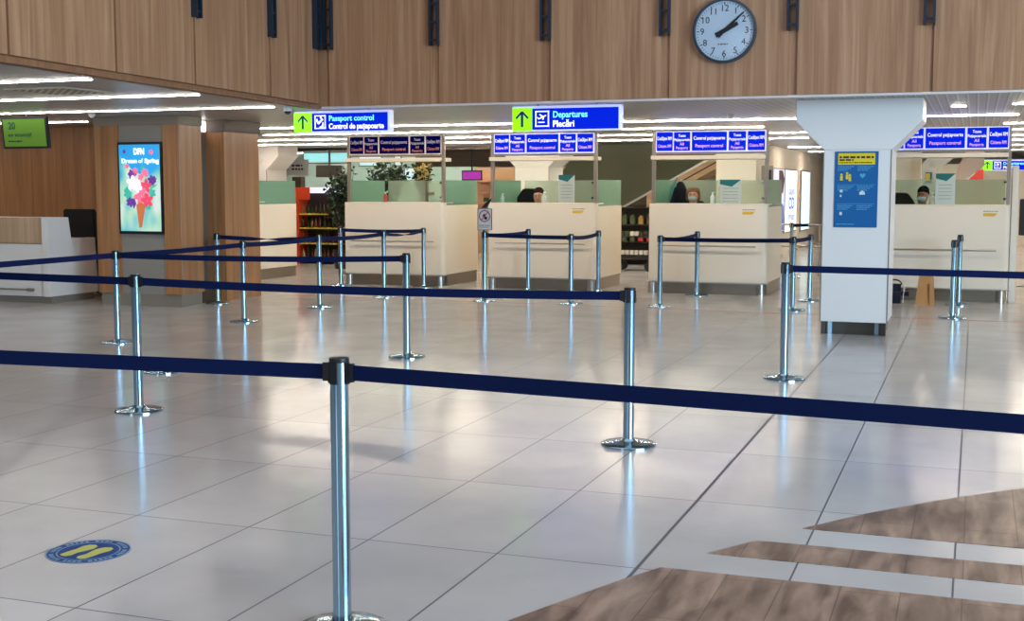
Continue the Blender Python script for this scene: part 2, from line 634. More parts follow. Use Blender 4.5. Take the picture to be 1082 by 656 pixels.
rl = MB()
for a, b_ in (((-10.0, 16.86), (-5.0, 16.86)), ((-4.98, 16.80), (-1.8, 16.62)), ((-1.75, 16.60), (1.5, 16.56))):
    rl.prism([(a[0], a[1] - .009), (b_[0], b_[1] - .009), (b_[0], b_[1] + .009), (a[0], a[1] + .009)], 0, 0.0015, 'Z')
struct('trim_1', rl, REDL)

# mezzanine ceiling and the wooden upper walls (left one runs into depth, the far one faces the hall)
cm = MB().prism([(-6.58, 2.0), (-7.72, 14.05), (9, 14.05), (9, 46), (-24, 46), (-24, 2.0)], H, H + 0.12, 'Z')
struct('ceiling', cm, CEIL)
wb = empty('wall_back', (-3, 14.0, H)); tag(wb, kind='structure')
MB().box(-7.7, 9, 13.985, 14.2, H + 0.02, 4.6).build('backing', W_FASCIA, wb, world=True)
seams = [-7.62, -6.08, -4.69, -3.30, -1.905, -0.515, 0.875, 2.265, 3.655]
for i in range(len(seams) - 1):
    a, b_ = seams[i], seams[i + 1]
    MB().box(a + (0.05 if i else 0.12), b_ - 0.045, 13.95, 13.985, H + 0.02, 4.6).build('wood_panel', W_FASCIA, wb, world=True, bevel=0.003)
MB().box(-7.62, 9, 13.97, 14.06, H - 0.004, H + 0.02).build('bottom_rail', SIGNFD, wb, world=True)
wl = empty('wall_left', (-7.3, 10, H)); tag(wl, kind='structure')
def LX(y):   # face line of the left upper wall
    return -6.86 - (y - 6.0) * 0.0955
def left_box(name, m, y0, y1, z0, z1, d0, d1, bevel=0):
    p = [(LX(y0) - d0, y0), (LX(y1) - d0, y1), (LX(y1) - d1, y1), (LX(y0) - d1, y0)]
    return MB().prism(p, z0, z1, 'Z').build(name, m, wl, world=True, bevel=bevel)
left_box('backing', W_EDGE, 2, 14.03, H + 0.0, 4.9, 0.03, 0.2)
left_box('bottom_rail', W_EDGE, 2, 13.93, H - 0.012, H + 0.035, -0.0, 0.09)
ls = [2.4, 4.5, 6.3, 7.95, 9.44, 10.85, 12.55, 13.90]
for i in range(len(ls) - 1):
    left_box('wood_panel', W_FASCIA, ls[i] + 0.015, ls[i + 1] - 0.015, H + 0.05, 4.9, 0.0, 0.03, 0.003)

HALLC = mat('hall ceiling', (0.16, 0.16, 0.17), 0.7)
HALLW = mat('hall wall', (0.10, 0.10, 0.105), 0.7)
struct('ceiling_hall', MB().box(-13, 13, -12, 14.2, 7.3, 7.4), HALLC)
struct('wall_rear', MB().box(-24, 13, -12.1, -12, 0, 7.3), HALLW)
struct('wall_hall_right', MB().box(13, 13.1, -12, 14.2, 0, 7.3), HALLW)
struct('wall_hall_front', MB().box(-8, 13, 14.25, 14.4, 4.6, 7.3), HALLW)
struct('wall_hall_left', MB().box(-8.2, -8.05, -12, 14.2, 4.9, 7.3), HALLW)
# wooden wall behind the information desk, bulkhead, other enclosing walls
struct('wall_information', MB().box(-22, -11.3, 16.8, 16.95, 0, H), W_WALL)
struct('wall_far_left', MB().box(-23.2, -23.0, 2, 45.5, 0, H), CREAM2)
struct('wall_far_back', MB().box(-23, 8.8, 45.3, 45.5, 0, H), WALLG)
struct('wall_right', MB().box(6.0, 6.2, 15, 45.3, 0, H), CREAM2)
struct('wall_corridor', MB().box(-4.75, -4.5, 28.2, 41, 0, H), CREAM2)
ws = MB()
ws.box(-13.2, -10.2, 33.0, 33.2, 0, 2.2)
struct('wall_shop', ws, WARMW)
struct('wall_shop_side', MB().box(-23, -13.2, 33.0, 33.2, 0, H), TEALG)
sh = MB()
for k in range(9):
    sh.box(-13.2, -9.4, 29.0, 29.1, 2.17 + k * 0.048, 2.17 + k * 0.048 + 0.04)
sh.box(-13.2, -9.4, 29.1, 29.16, 2.15, H)
struct('trim_2', sh, BROWN)
struct('trim_3', MB().box(-20, -9.4, 27.8, 27.95, 2.53, H), DARKMET)
struct('wall_behind_escalator', MB().box(-10.2, -4.8, 33.0, 33.2, 0, H), DKGREEN)

# LED strips in the ceiling
def led(x0, x1, y, group='linear lamps in the metal ceiling', label='thin white linear lamp recessed in the slatted ceiling', lm=None):
    t = empty('ceiling_strip_lamp', ((x0 + x1) / 2, y, H - 0.012))
    tag(t, label, 'ceiling lamp', group)
    MB().box(x0, x1, y - 0.021, y + 0.021, H - 0.008, H).build('housing', STEELD, t, world=True)
    MB().box(x0 + .01, x1 - .01, y - 0.016, y + 0.016, H - 0.013, H - 0.008).build('diffuser', lm or LED, t, world=True)
    return t
led(-12.5, -7.46, 9.45, label='nearest linear lamp at upper left, running to the grille panel', lm=LEDF)
led(-13.5, -7.65, 11.40, label='linear lamp at left between the perforated grille and the wooden desk wall', lm=LEDF)
led(-15.5, -7.95, 13.42, label='long linear lamp at left just in front of the advertising pillar', lm=LEDF)
led(-0.32, -0.14, 16.1, label='very short linear lamp stub right of the near white pillar')
led(0.35, 2.0, 15.9, label='linear lamp at the right frame edge in front of the fourth booth')
led(-11.4, -2.38, 18.2, label='linear lamp directly above the front of the booths')
led(-0.70, 0.50, 18.2, label='linear lamp between near white pillar and fourth booth sign')
led(-12.4, -3.22, 20.5, label='linear lamp above the middle of the booths, left of the near pillar')
led(0.34, 5.0, 20.6, label='linear lamp right of the fourth booth sign')
led(-14.5, -2.8, 22.8, label='linear lamp just behind the booths')
led(0.5, 5.0, 22.75, label='linear lamp at the right edge, one row behind the booths')
led(-16, -3.1, 25.3, label='linear lamp in front of the dark shop header')
led(-2.6, 5.0, 25.2, label='linear lamp above the passage at right, second row behind the booths')
led(-2.6, 5.0, 27.7, label='linear lamp above the passage at right, third row behind the booths')
led(-4.3, 5.0, 31.0, label='farthest but one linear lamp over the right passage')  # left end lengthened to brighten the corridor wall
led(-4.3, 5.0, 35.0, label='farthest linear lamp over the right passage')  # also drawn longer at the left, as extra light on the corridor wall
led(-20, -12.3, 15.45, label='linear lamp above the information desk in front of the wooden wall', lm=LEDF)
led(-19, -9.5, 29.9, label='added linear lamp brightening the shop just inside its front')  # row added to brighten the shop interior
led(-19, -9.5, 31.6, label='added linear lamp brightening the depth of the shop')  # another added row, lights the rear of the shop
led(-8.8, -4.9, 30.8, label='added linear lamp brightening the wall behind the escalator')  # added to lift the dark background seen past the escalator

# perforated grille in the left ceiling
g = empty('ceiling_grille', (-8.68, 10.5, H - 0.01)); tag(g, 'cream perforated ventilation grille flush in the ceiling at upper left', 'ceiling grille')
MB().box(-9.05, -8.32, 10.12, 10.88, H - 0.012, H).build('plate', mat('grille cream', lin(206, 198, 176), 0.5), g, world=True)
hb = MB()
for i in range(7):
    for j in range(7):
        hb.box(-8.99 + i * 0.095, -8.955 + i * 0.095, 10.18 + j * 0.098, 10.215 + j * 0.098, H - 0.014, H - 0.012)
hb.build('perforation', DARKTX, g, world=True)

# camera dome, smoke heads
def dome(x, y, label, r=0.05, m1=WHITE2):
    t = empty('dome_camera', (x, y, H)); tag(t, label, 'dome camera')
    MB().lathe([(r, 0), (r, -0.04), (r * 0.9, -0.055)][::-1], n=20).build('mount', m1, t, smooth=True)
    MB().ball((0, 0, -0.055), r * 0.78, r * 0.78, r * 0.75).build('dome', BLACK, t, smooth=True)
dome(-7.85, 13.55, 'white dome camera with black bubble left of the passport control sign', 0.055)
def smoke(x, y, label):
    t = empty('smoke_detector', (x, y, H)); tag(t, label, 'detector')
    MB().lathe([(0.02, -0.055), (0.03, -0.045), (0.045, -0.02), (0.045, 0)], n=16).build('body', WHITE2, t, smooth=True)
smoke(-3.1, 16.9, 'small white detector on ceiling above the third booth sign')
smoke(-11.0, 13.9, 'small white detector on ceiling above the advertising pillar')

# ------------------------------------------------------------------ STEEL BRACKETS
def bracket():
    t = empty('steel_bracket', (0, 0, 0))
    MB().box(-0.06, -0.035, -0.06, 0.0, 0, 1.5).build('upright', BRACK, t)
    MB().box(0.035, 0.06, -0.06, 0.0, 0, 1.5).build('upright', BRACK, t)
    for k in range(7):
        MB().box(-0.035, 0.035, -0.045, -0.02, 0.05 + k * 0.21, 0.075 + k * 0.21).build('rung', BRACK, t)
    return t
b0 = bracket()
names = ['first from the left corner', 'second from the left corner', 'right of the passport control sign, near the Departures sign',
         'left of the wall clock', 'right of the wall clock', 'farthest right, beside the near pillar head']
bx = [(-7.49, 'beside the inner corner of the wooden walls'), (-6.08, 'second from the inner corner'), (-4.69, 'above the Departures sign'),
      (-3.30, 'left of the round clock'), (-1.905, 'right of the round clock'), (-0.515, 'rightmost, above the near white pillar')]
for i, (x, w) in enumerate(bx):
    c = b0 if i == 0 else copy_tree(b0)
    c.location = (x, 13.945, 3.31)
    tag(c, 'dark ladder bracket on the far wooden wall, ' + w, 'bracket', 'steel brackets on the wooden walls')
for y, w in ((10.85, 'nearest the camera'), (12.55, 'middle one'), (13.78, 'closest to the inner corner')):
    c = copy_tree(b0)
    c.location = (LX(y) + 0.005, y, 3.31)
    c.rotation_euler = (0, 0, R(90 + 5.4))
    tag(c, 'dark blue ladder bracket on the left wooden wall, ' + w, 'bracket', 'steel brackets on the wooden walls')

# ------------------------------------------------------------------ CLOCK
ck = empty('wall_clock', (-2.632, 13.95, 3.335)); tag(ck, 'round white wall clock with blue-grey rim on the wooden wall, hands at eight past two', 'clock')
def disc_y(r, y0, y1, n=48, cx=0, cz=0):
    return MB().prism([(cx + r * math.cos(2 * PI * k / n), cz + r * math.sin(2 * PI * k / n)) for k in range(n)], y0, y1, 'Y')
cr_ = MB()
n = 56
ring = [(0.345, 0.0), (0.345, -0.085), (0.325, -0.09), (0.318, -0.07), (0.318, 0.0)]
vs, fs = [], []
for (r, y) in ring:
    for k in range(n):
        vs.append((r * math.cos(2 * PI * k / n), y, r * math.sin(2 * PI * k / n)))
for j in range(len(ring)):
    j2 = (j + 1) % len(ring)
    for k in range(n):
        fs.append((j * n + k, j * n + (k + 1) % n, j2 * n + (k + 1) % n, j2 * n + k))
cr_.add(vs, fs).build('rim', CLOCKR, ck, smooth=True)
face = disc_y(0.319, -0.055, -0.01).build('dial', CLOCKF, ck)
tk = MB()
for k in range(60):
    a = 2 * PI * k / 60
    L_, w = (0.028, 0.0045) if k % 5 == 0 else (0.016, 0.0022)
    d, p = Vector((math.sin(a), 0, math.cos(a))), Vector((math.cos(a), 0, -math.sin(a)))
    a0, a1 = d * 0.305, d * (0.305 - L_)
    q = [a0 - p * w, a0 + p * w, a1 + p * w, a1 - p * w]
    tk.add([v + Vector((0, -0.057, 0)) for v in q] + [v + Vector((0, -0.055, 0)) for v in q],
           [(0, 1, 2, 3), (7, 6, 5, 4), (0, 4, 5, 1), (1, 5, 6, 2), (2, 6, 7, 3), (3, 7, 4, 0)])
tk.build('minute_marks', DARKTX, ck)
for k in range(1, 13):
    a = 2 * PI * k / 12
    text(str(k), 0.098, DARKTX, ck, (0.243 * math.sin(a), -0.056, 0.243 * math.cos(a) - 0.034), name='numeral', align='CENTER', depth=0.002)
def hand(ang, l0, l1, w0, w1, y, name):
    a = R(ang)
    d, p = Vector((math.sin(a), 0, math.cos(a))), Vector((math.cos(a), 0, -math.sin(a)))
    q = [d * -l0 - p * w0, d * -l0 + p * w0, d * l1 + p * w1, d * l1 - p * w1]
    MB().add([v + Vector((0, y - 0.004, 0)) for v in q] + [v + Vector((0, y, 0)) for v in q],
             [(0, 1, 2, 3), (7, 6, 5, 4), (0, 4, 5, 1), (1, 5, 6, 2), (2, 6, 7, 3), (3, 7, 4, 0)]).build(name, BLACK, ck)
hand(63, 0.105, 0.165, 0.026, 0.020, -0.062, 'hour_hand')
hand(48, 0.09, 0.285, 0.022, 0.006, -0.068, 'minute_hand')
disc_y(0.014, -0.075, -0.055, 16).build('hand_boss', BLACK, ck)
dashes(MB(), -0.07, 0.04, -0.15, 0.014, -0.055, 3).build('dial_print', GREYTX, ck)
disc_y(0.317, -0.082, -0.079).build('cover_glass', glass('clock glass', (0.97, 0.98, 0.99), 0), ck)


# ------------------------------------------------------------------ HANGING DIRECTION SIGNS
def arrow(mb, cx, cz, s, y, t=0.004):
    mb.box(cx - 0.085 * s, cx + 0.085 * s, y - t, y, cz - 0.5 * s, cz + 0.42 * s)
    w = 0.11 * s
    for sg in (-1, 1):
        tip = (cx, cz + 0.5 * s)
        en = (cx + sg * 0.42 * s, cz + 0.06 * s)
        dx, dz = en[0] - tip[0], en[1] - tip[1]
        l = math.hypot(dx, dz)
        nx, nz = -dz / l * w * 0.6, dx / l * w * 0.6
        mb.prism([(tip[0] + nx, tip[1] + nz), (en[0] + nx, en[1] + nz), (en[0] - nx, en[1] - nz), (tip[0] - nx, tip[1] - nz)], y - t - 0.0005, y, 'Y')
    return mb


def picto_frame(mb, x0, x1, z0, z1, y, w):
    mb.box(x0, x1, y - .003, y, z0, z0 + w); mb.box(x0, x1, y - .003, y, z1 - w, z1)
    mb.box(x0, x0 + w, y - .003, y, z0, z1); mb.box(x1 - w, x1, y - .003, y, z0, z1)
    return mb


def plane_icon(mb, cx, cz, s, y, tilt=25):
    def rot(p):
        a = R(tilt)
        return (cx + s * (p[0] * math.cos(a) - p[1] * math.sin(a)), cz + s * (p[0] * math.sin(a) + p[1] * math.cos(a)))
    for poly in ([(-.5, -.05), (.35, -.06), (.5, .0), (.35, .07), (-.5, .06)],
                 [(-.5, .0), (-.42, .0), (-.52, .26), (-.62, .26)],
                 [(-.05, .0), (.16, .0), (-.12, .42), (-.24, .42)],
                 [(-.05, .0), (.16, .0), (.0, -.30), (-.12, -.30)]):
        mb.prism([rot(p) for p in poly], y - .003, y, 'Y')
    mb.box(cx - .5 * s, cx + .25 * s, y - .003, y, cz - .62 * s, cz - .52 * s)
    return mb


def dir_sign(x0, x1, y, z0, z1, line1, line2, icon, label, w1, w2, gx, dep=0.13):
    t = empty('direction_sign', ((x0 + x1) / 2, y + dep / 2, z0)); tag(t, label, 'sign')
    MB().box(x0, x1, y, y + dep, z0, z1).build('housing', SIGNF, t, world=True, bevel=0.006)
    gw = gx
    mrg = 0.016
    hh = z1 - z0
    MB().box(x0 + 0.002, x0 + gw, y - 0.006, y + 0.02, z0 + 0.002, z1 - 0.02).build('green_panel', SIGNG, t, world=True)
    MB().box(x0 + gw, x1 - 0.02, y - 0.006, y + 0.02, z0 + mrg, z1 - 0.03).build('blue_panel', SIGNB, t, world=True)
    arrow(MB(), x0 + gw * 0.5, z0 + hh * 0.47, hh * 0.62, y - 0.006).build('arrow', ARROWB, t, world=True)
    ic = MB()
    ix0 = x0 + gw + 0.04
    iz0, iz1 = z0 + hh * 0.17, z0 + hh * 0.80
    iw = iz1 - iz0
    picto_frame(ic, ix0, ix0 + iw * 0.92, iz0, iz1, y - 0.006, 0.013)
    cx, cz = ix0 + iw * 0.46, (iz0 + iz1) / 2
    if icon == 'plane':
        plane_icon(ic, cx + 0.005, cz + 0.02, iw * 0.58, y - 0.006)
    else:
        ic.prism([(cx - .055, cz + .035), (cx - .04, cz + .045), (cx - .025, cz + .0), (cx + .03, cz + .045), (cx + .045, cz + .03), (cx - .02, cz - .03), (cx - .045, cz - .01)], y - .009, y - .006, 'Y')
        ic.ball((cx + .012, y - .008, cz + .055), .014, .003, .014, 10, 6)
        ic.prism([(cx - .02, cz - .065), (cx + .05, cz - .065), (cx + .05, cz - .005), (cx + .035, cz - .005), (cx + .03, cz - .04)], y - .009, y - .006, 'Y')
    ic.build('pictogram', SIGNW, t, world=True)
    tx = ix0 + iw + 0.03 - t.location.x
    text(line1, hh * 0.36, SIGNC, t, (tx, y - 0.007 - t.location.y, hh * 0.53), width=w1, bold=0.0018)
    text(line2, hh * 0.36, SIGNW, t, (tx, y - 0.007 - t.location.y, hh * 0.16), width=w2, bold=0.0022)
    for xx in (x0 + 0.3, x1 - 0.3):
        MB().tube((xx, y + dep / 2, z1 - .002), (xx, y + dep / 2, H), 0.012).build('hanger', STEELD, t, world=True)
    return t
dir_sign(-8.13, -6.80, 14.18, 2.325, 2.592, 'Passport control', 'Control de paşapoarte', 'pass', 'blue hanging sign with green arrow reading Passport control', 0.62, 0.76, 0.26)
dir_sign(-5.19, -3.87, 14.18, 2.30, 2.592, 'Departures', 'Plecări', 'plane', 'blue hanging sign with green arrow reading Departures, in front of the second booth', 0.42, 0.26, 0.25)
dir_sign(0.10, 1.35, 30.0, 2.01, 2.25, 'Departures', 'Plecări', 'plane', 'distant blue sign with green arrow seen past the fourth booth glass', 0.42, 0.26, 0.21)


# ------------------------------------------------------------------ WHITE PILLARS
def make_pillar():
    t = empty('pillar', (0, 0, 0))
    w, d = 0.36, 0.92
    MB().box(-w, w, 0, d, 0.145, 2.05).build('shaft', WHITE, t, bevel=0.006)
    MB().prism([(-w, 2.052), (w, 2.052), (0.675, 2.37), (0.675, H - .002), (-0.675, H - .002), (-0.675, 2.37)], 0.0, d, 'Y').build('flared_head', WHITE, t, bevel=0.006)
    MB().box(-w + .04, w - .04, 0.05, d - 0.05, 0.0, 0.145).build('base', DARKMET, t)
    for x0, x1 in ((-w + .085, -w + .13), (w - .13, w - .085)):
        MB().box(x0, x1, 0.03, 0.05, 0, 0.145).build('foot', CHROME, t)
    MB().box(-w + .01, -w + .06, 0.02, 0.06, 0, .145).build('corner_foot', DARKMET, t)
    MB().box(w - .06, w - .01, 0.02, 0.06, 0, .145).build('corner_foot', DARKMET, t)
    e = MB()
    for sx in (-1, 1):
        e.box(sx * w - .006, sx * w + .006, -0.004, 0.006, .145, 2.05)
    e.build('edge_trim', STEELD, t)
    return t
pl = make_pillar(); pl.location = (-1.245, 14.45, 0)
tag(pl, 'near white pillar with flared head and blue poster, standing right of the third booth', 'pillar', 'white pillars with flared heads')
for x, y, l in ((-8.37, 24.0, 'white pillar with flared head seen through the glass of the second booth'),
                (-16.02, 26.0, 'white pillar with flared head at far left beside the wood-clad pillar')):
    c = copy_tree(pl); c.location = (x, y, 0); tag(c, l)

tag(MB().box(-4.66, -3.90, 24.0, 24.5, 0, H - .002).build('square_column', CREAM2, bevel=.004), 'plain cream square column seen through the third booth, right of the escalator', 'column')
# poster on the near pillar
po = empty('information_poster', (-1.25, 14.445, 1.2)); tag(po, 'blue information poster with yellow heading stuck on the near white pillar', 'poster')
x0, x1, z0, z1, y = -1.483, -1.018, 1.2, 2.035, 14.447
MB().box(x0, x1, y - 0.006, y, z0, z1).build('sheet', POSTB, po, world=True)
MB().box(x0 + .035, x1 - .035, y - 0.008, y - 0.006, z1 - 0.145, z1 - 0.02).build('yellow_heading', POSTY, po, world=True)
hd = MB(); dashes(hd, x0 + .05, x1 - .05, z1 - .075, .022, y - .008, 1); dashes(hd, x0 + .05, x0 + .20, z1 - .103, .018, y - .008, 2); dashes(hd, x0 + .05, x1 - .06, z1 - .128, .010, y - .008, 3)
hd.build('heading_print', DARKTX, po, world=True)
bt = MB()
for r_, zz in enumerate((z1 - .17, z1 - .39, z1 - .60)):
    for c_, xx in enumerate((x0 + .035, x0 + .245)):
        for q_ in range(3):
            dashes(bt, xx, xx + .17 - .03 * q_, zz - q_ * .02, .009, y - .006, 10 + r_ * 7 + c_ * 3 + q_)
    if r_:
        bt.box(x0 + .03, x1 - .03, y - .008, y - .006, zz + .022, zz + .026)
dashes(bt, x0 + .03, x0 + .22, z0 + .03, .01, y - .006, 77)
bt.build('body_print', POSTL, po, world=True)
ib = MB()
for k, (ix, iz) in enumerate(((.075, .275), (.135, .26), (.165, .28))):
    cx, cz = x0 + ix, z1 - iz
    ib.prism([(cx + .013 * math.cos(a * PI / 6), cz + .02 + .013 * math.sin(a * PI / 6)) for a in range(12)], y - .009, y - .006, 'Y')
    ib.box(cx - .014, cx + .014, y - .009, y - .006, cz - .045, cz + .005)
ib.build('people_icons', POSTY, po, world=True)
iw_ = MB()
iw_.prism([(x0 + .27, z1 - .475), (x0 + .33, z1 - .475), (x0 + .33, z1 - .45), (x0 + .30, z1 - .425), (x0 + .27, z1 - .45)], y - .009, y - .006, 'Y')
iw_.build('house_icon', POSTW, po, world=True)
for a_, b_, c_ in ((.09, .45, .42), (.08, .50, .475), (.09, .70, .665)):
    MB().box(x0 + .062, x0 + a_, y - .009, y - .006, z1 - b_, z1 - c_).build('square_icon', POSTW, po, world=True)
hs = MB(); cx, cz = x0 + .30, z1 - .265
hs.prism([(cx + .03 * 16 * math.sin(a) ** 3 / 16, cz + .03 * (13 * math.cos(a) - 5 * math.cos(2 * a) - 2 * math.cos(3 * a) - math.cos(4 * a)) / 16) for a in [2 * PI * k / 24 for k in range(24)]], y - .009, y - .006, 'Y')
hs.build('heart_icon', POSTL, po, world=True)


# ------------------------------------------------------------------ BOOTHS
def booth_sign(x0, x1, y, z0, z1, lit, label, parent=None):
    t = empty('booth_sign', ((x0 + x1) / 2, y, z0)); tag(t, label, 'sign', 'five-field passport control signs above the booths')
    fr = SIGNF if lit else SIGNFD
    bl = SIGNB if lit else SIGND
    w = SIGNW if lit else SIGNWD
    p2 = SIGNP if lit else SIGNO
    W_ = x1 - x0
    MB().box(x0, x1, y, y + 0.09, z0, z1).build('frame', fr, t, world=True, bevel=0.004)
    cells = [(.008, .156), (.168, .317), (.334, .651), (.669, .822), (.84, .992)]
    txt = [('Cetăţeni RM', 'Citizens RM'), ('Toate', 'Paşapoartele', 'All', 'Passports'), ('Control paşapoarte', 'Passport control'),
           ('Toate', 'Paşapoartele', 'All', 'Passports'), ('Cetăţeni RM', 'Citizens RM')]
    hh = z1 - z0
    for (a, b_), tx in zip(cells, txt):
        cx0, cx1 = x0 + a * W_, x0 + b_ * W_
        MB().box(cx0, cx1, y - 0.005, y + .01, z0 + 0.018, z1 - 0.014).build('field', bl, t, world=True)
        cw = cx1 - cx0
        lx = (cx0 + cx1) / 2 - t.location.x
        if len(tx) == 2:
            k = 0.92 if cw < 0.4 else 0.9
            text(tx[0], hh * 0.24, w, t, (lx, -0.006, hh * 0.58), width=cw * k, align='CENTER', depth=.003)
            text(tx[1], hh * 0.22, p2, t, (lx, -0.006, hh * 0.22), width=cw * k * 0.88, align='CENTER', depth=.003)
        else:
            for s_, zz, ww, mm in zip(tx, (.72, .53, .32, .14), (.45, .95, .25, .72), (w, w, p2, p2)):
                text(s_, hh * 0.19, mm, t, (lx, -0.006, hh * zz), width=cw * ww, align='CENTER', depth=.003)
    return t


BW = 1.83
def make_booth(tall=False):
    """local: x 0..BW left to right, y 0 = front face, depth 1.55"""
    t = empty('passport_booth', (0, 0, 0))
    D = 1.52
    MB().box(0.0, BW - 0.10, -0.0, 0.05, 0.19, 1.375).build('front_panel', CREAM, t, bevel=0.004)
    # rounded right front corner column
    rc = [(BW - .10, 0.0)] + [(BW - .06 + .06 * math.sin(a), .06 - .06 * math.cos(a)) for a in [k * PI / 12 for k in range(7)]] + [(BW, .12), (BW - .10, .12)]
    MB().prism(rc[::-1], 0.19, 1.375, 'Z').build('corner_post', CREAM, t, smooth=True)
    MB().box(BW - 0.03, BW, 0.125, D, 0.19, 1.34).build('side_panel', CREAM, t, bevel=0.003)
    MB().box(0, 0.03, 0.05, D, 0.19, 1.34).build('side_panel', CREAM, t, bevel=0.003)
    MB().box(0.03, 1.1, D - .03, D, 0.19, 1.34).build('back_panel', CREAM, t, bevel=0.003)
    MB().box(1.14, BW - .03, D - .03, D, 0.19, 1.34).build('back_door', CREAM, t, bevel=0.003)
    MB().box(0.03, BW - .06, 0.035, D - .05, 0.0, 0.17).build('kick_plate', KICK, t)
    MB().box(BW - .05, BW - .015, 0.16, D - .02, 0.0, 0.19).build('side_kick', KICK, t)
    MB().box(.015, .05, 0.10, D - .02, 0.0, 0.19).build('side_kick', KICK, t)
    MB().box(-0.03, BW + 0.02, -0.09, 0.10, 0.172, 0.19).build('bumper_ledge', STEEL, t, bevel=0.006)
    for fx in (0.05, BW - 0.09):
        MB().lathe([(0.065, 0), (0.065, 0.172)], cx=fx, cy=0.05, n=20).build('foot', STEEL, t, smooth=True)
    MB().box(0.0, BW, 0.0, 0.42, 1.376, 1.392).build('counter_top', CREAM, t, bevel=0.003)
    r = MB().tube((0.14, -0.055, .745), (1.66, -0.055, .745), 0.012)
    for xx in (0.2, .9, 1.6):
        r.tube((xx, -0.055, .745), (xx, 0, .745), 0.007)
    r.build('tray_rail', STEEL, t, smooth=True)
    MB().box(0.03, BW - .03, 0.35, 0.75, 1.02, 1.05).build('worktop', W_LIGHT, t)
    # metal frame up to the ceiling sign
    MB().box(0.02, 0.075, 0.06, 0.11, 1.392, 2.50).build('frame_post', STEELD, t)
    MB().box(BW - .065, BW - .01, 0.06, 0.11, 1.392, 2.50).build('frame_post', STEELD, t)
    MB().box(0.075, BW - .065, 0.07, 0.10, 2.15, 2.18).build('frame_rail', STEELD, t)
    MB().box(0.02, BW - .05, -0.02, 0.45, 2.07, 2.13).build('canopy', CREAM, t, bevel=0.004)
    MB().box(0.08, BW - .07, 0.08, 0.088, 1.40, 2.08).build('front_glass', GLASS, t)
    MB().box(0.10, 0.82, D - .02, D - .012, 1.345, 1.76).build('back_glass', GLASSP, t)
    MB().box(.90, BW - .05, D - .02, D - .012, 1.345, 1.76).build('door_glass', GLASSP, t)
    MB().box(BW - .02, BW - .012, 0.14, D, 1.345, 1.76).build('side_glass', GLASSF, t)
    MB().box(.012, .02, 0.14, D, 1.345, 1.76).build('side_glass', GLASSF, t)
    MB().box(.83, .885, D - .04, D + .0, 1.34, 1.76).build('door_post', STEELD, t)
    MB().box(.89, 1.01, D - .05, D - .035, 1.50, 1.56).build('lock', STEELD, t)
    for zz in (1.46, 1.7):
        MB().box(BW - .10, BW - .06, .07, .10, zz, zz + .03).build('glass_clamp', CHROME, t)
    return t


BY = 19.27
bt_ = make_booth()
bx0 = [-10.09, -7.47, -4.78, -1.37]
bl = ['leftmost passport booth seen from the front, its sign unlit', 'passport booth under the Departures sign, second from left',
      'passport booth with masked clerk and white lit sign, left of the near pillar', 'passport booth right of the near pillar, partly hidden by it']
booths = []
for i, x in enumerate(bx0):
    c = bt_ if i == 0 else copy_tree(bt_)
    c.location = (x, BY, 0)
    tag(c, 'cream ' + bl[i], 'booth', 'cream passport control booths')
    booths.append(c)
c = copy_tree(bt_); c.location = (-11.9 - BW, BY, 0)
tag(c, 'cream booth at far left, only its side showing beside the wood-clad pillar', 'booth', 'cream passport control booths')
# tall end partition of the rightmost booth
tag(MB().box(0.475, 0.56, BY + .15, BY + .55, 0, 1.95).build('end_partition', CREAM2, bevel=0.004),
    'tall cream partition at the right end of the booth beyond the near pillar', 'partition')
sl = ['dark unlit five-field sign above the leftmost booth with flowers behind', 'lit blue five-field sign below the Departures sign',
      'lit blue five-field sign above the clerk with long hair and mask', 'lit blue five-field sign partly behind the near pillar head']
for i, x in enumerate(bx0):
    booth_sign(x + 0.09, x + 1.78, BY + .02, 2.183, 2.50, i != 0, sl[i])
    hg = MB()

# yellow stickers with small print
for i, (x, w) in enumerate(((-5.86 - .17, 'second'), (-3.33, 'third'), (0.10, 'rightmost'))):
    t = empty('yellow_sticker', (x, BY, 1.23)); tag(t, 'small yellow sticker with grey print on the %s booth front' % {'second': 'second', 'third': 'third', 'rightmost': 'rightmost'}[w], 'sticker', 'yellow stickers on the booth fronts')
    MB().prism([(0, 0), (.15, 0), (.19, .045), (0, .045)], -0.003, 0, 'Y').build('label', YELST, t)
    dashes(MB(), 0, .2, .065, .012, 0, i + 4).build('print', GREYTX, t)

# bottles of sanitiser on the counters
def bottle(x, y, m, label, h=0.175, r=0.036):
    t = empty('pump_bottle', (x, y, 1.392)); tag(t, label, 'bottle', 'sanitiser bottles on booth counters')
    MB().lathe([(r * .9, 0), (r, .01), (r, h * .6), (r * .45, h * .78), (r * .4, h * .8)], n=16).build('body', m, t, smooth=True)
    p = MB().lathe([(.010, h * .8), (.010, h * .95)], n=8)
    p.box(-.012, .03, -.008, .008, h * .93, h)
    p.build('pump', WHITE2, t)
    return t
bottle(-9.42, BY + .2, mat('red bottle', lin(190, 70, 62), .3), 'red pump bottle with white top on the leftmost booth counter')
bottle(-6.58, BY + .2, WHITE2, 'white pump bottle beside the clerk in the second booth')
bottle(-7.30, BY + .2, mat('milky bottle', lin(176, 196, 190), .2), 'pale translucent bottle at the left end of the second booth counter', .15)
bottle(-3.83, BY + .2, WHITE2, 'white pump bottle right of the masked clerk in the third booth')
bottle(-0.60, BY + .2, WHITE2, 'white pump bottle on the counter of the rightmost booth')

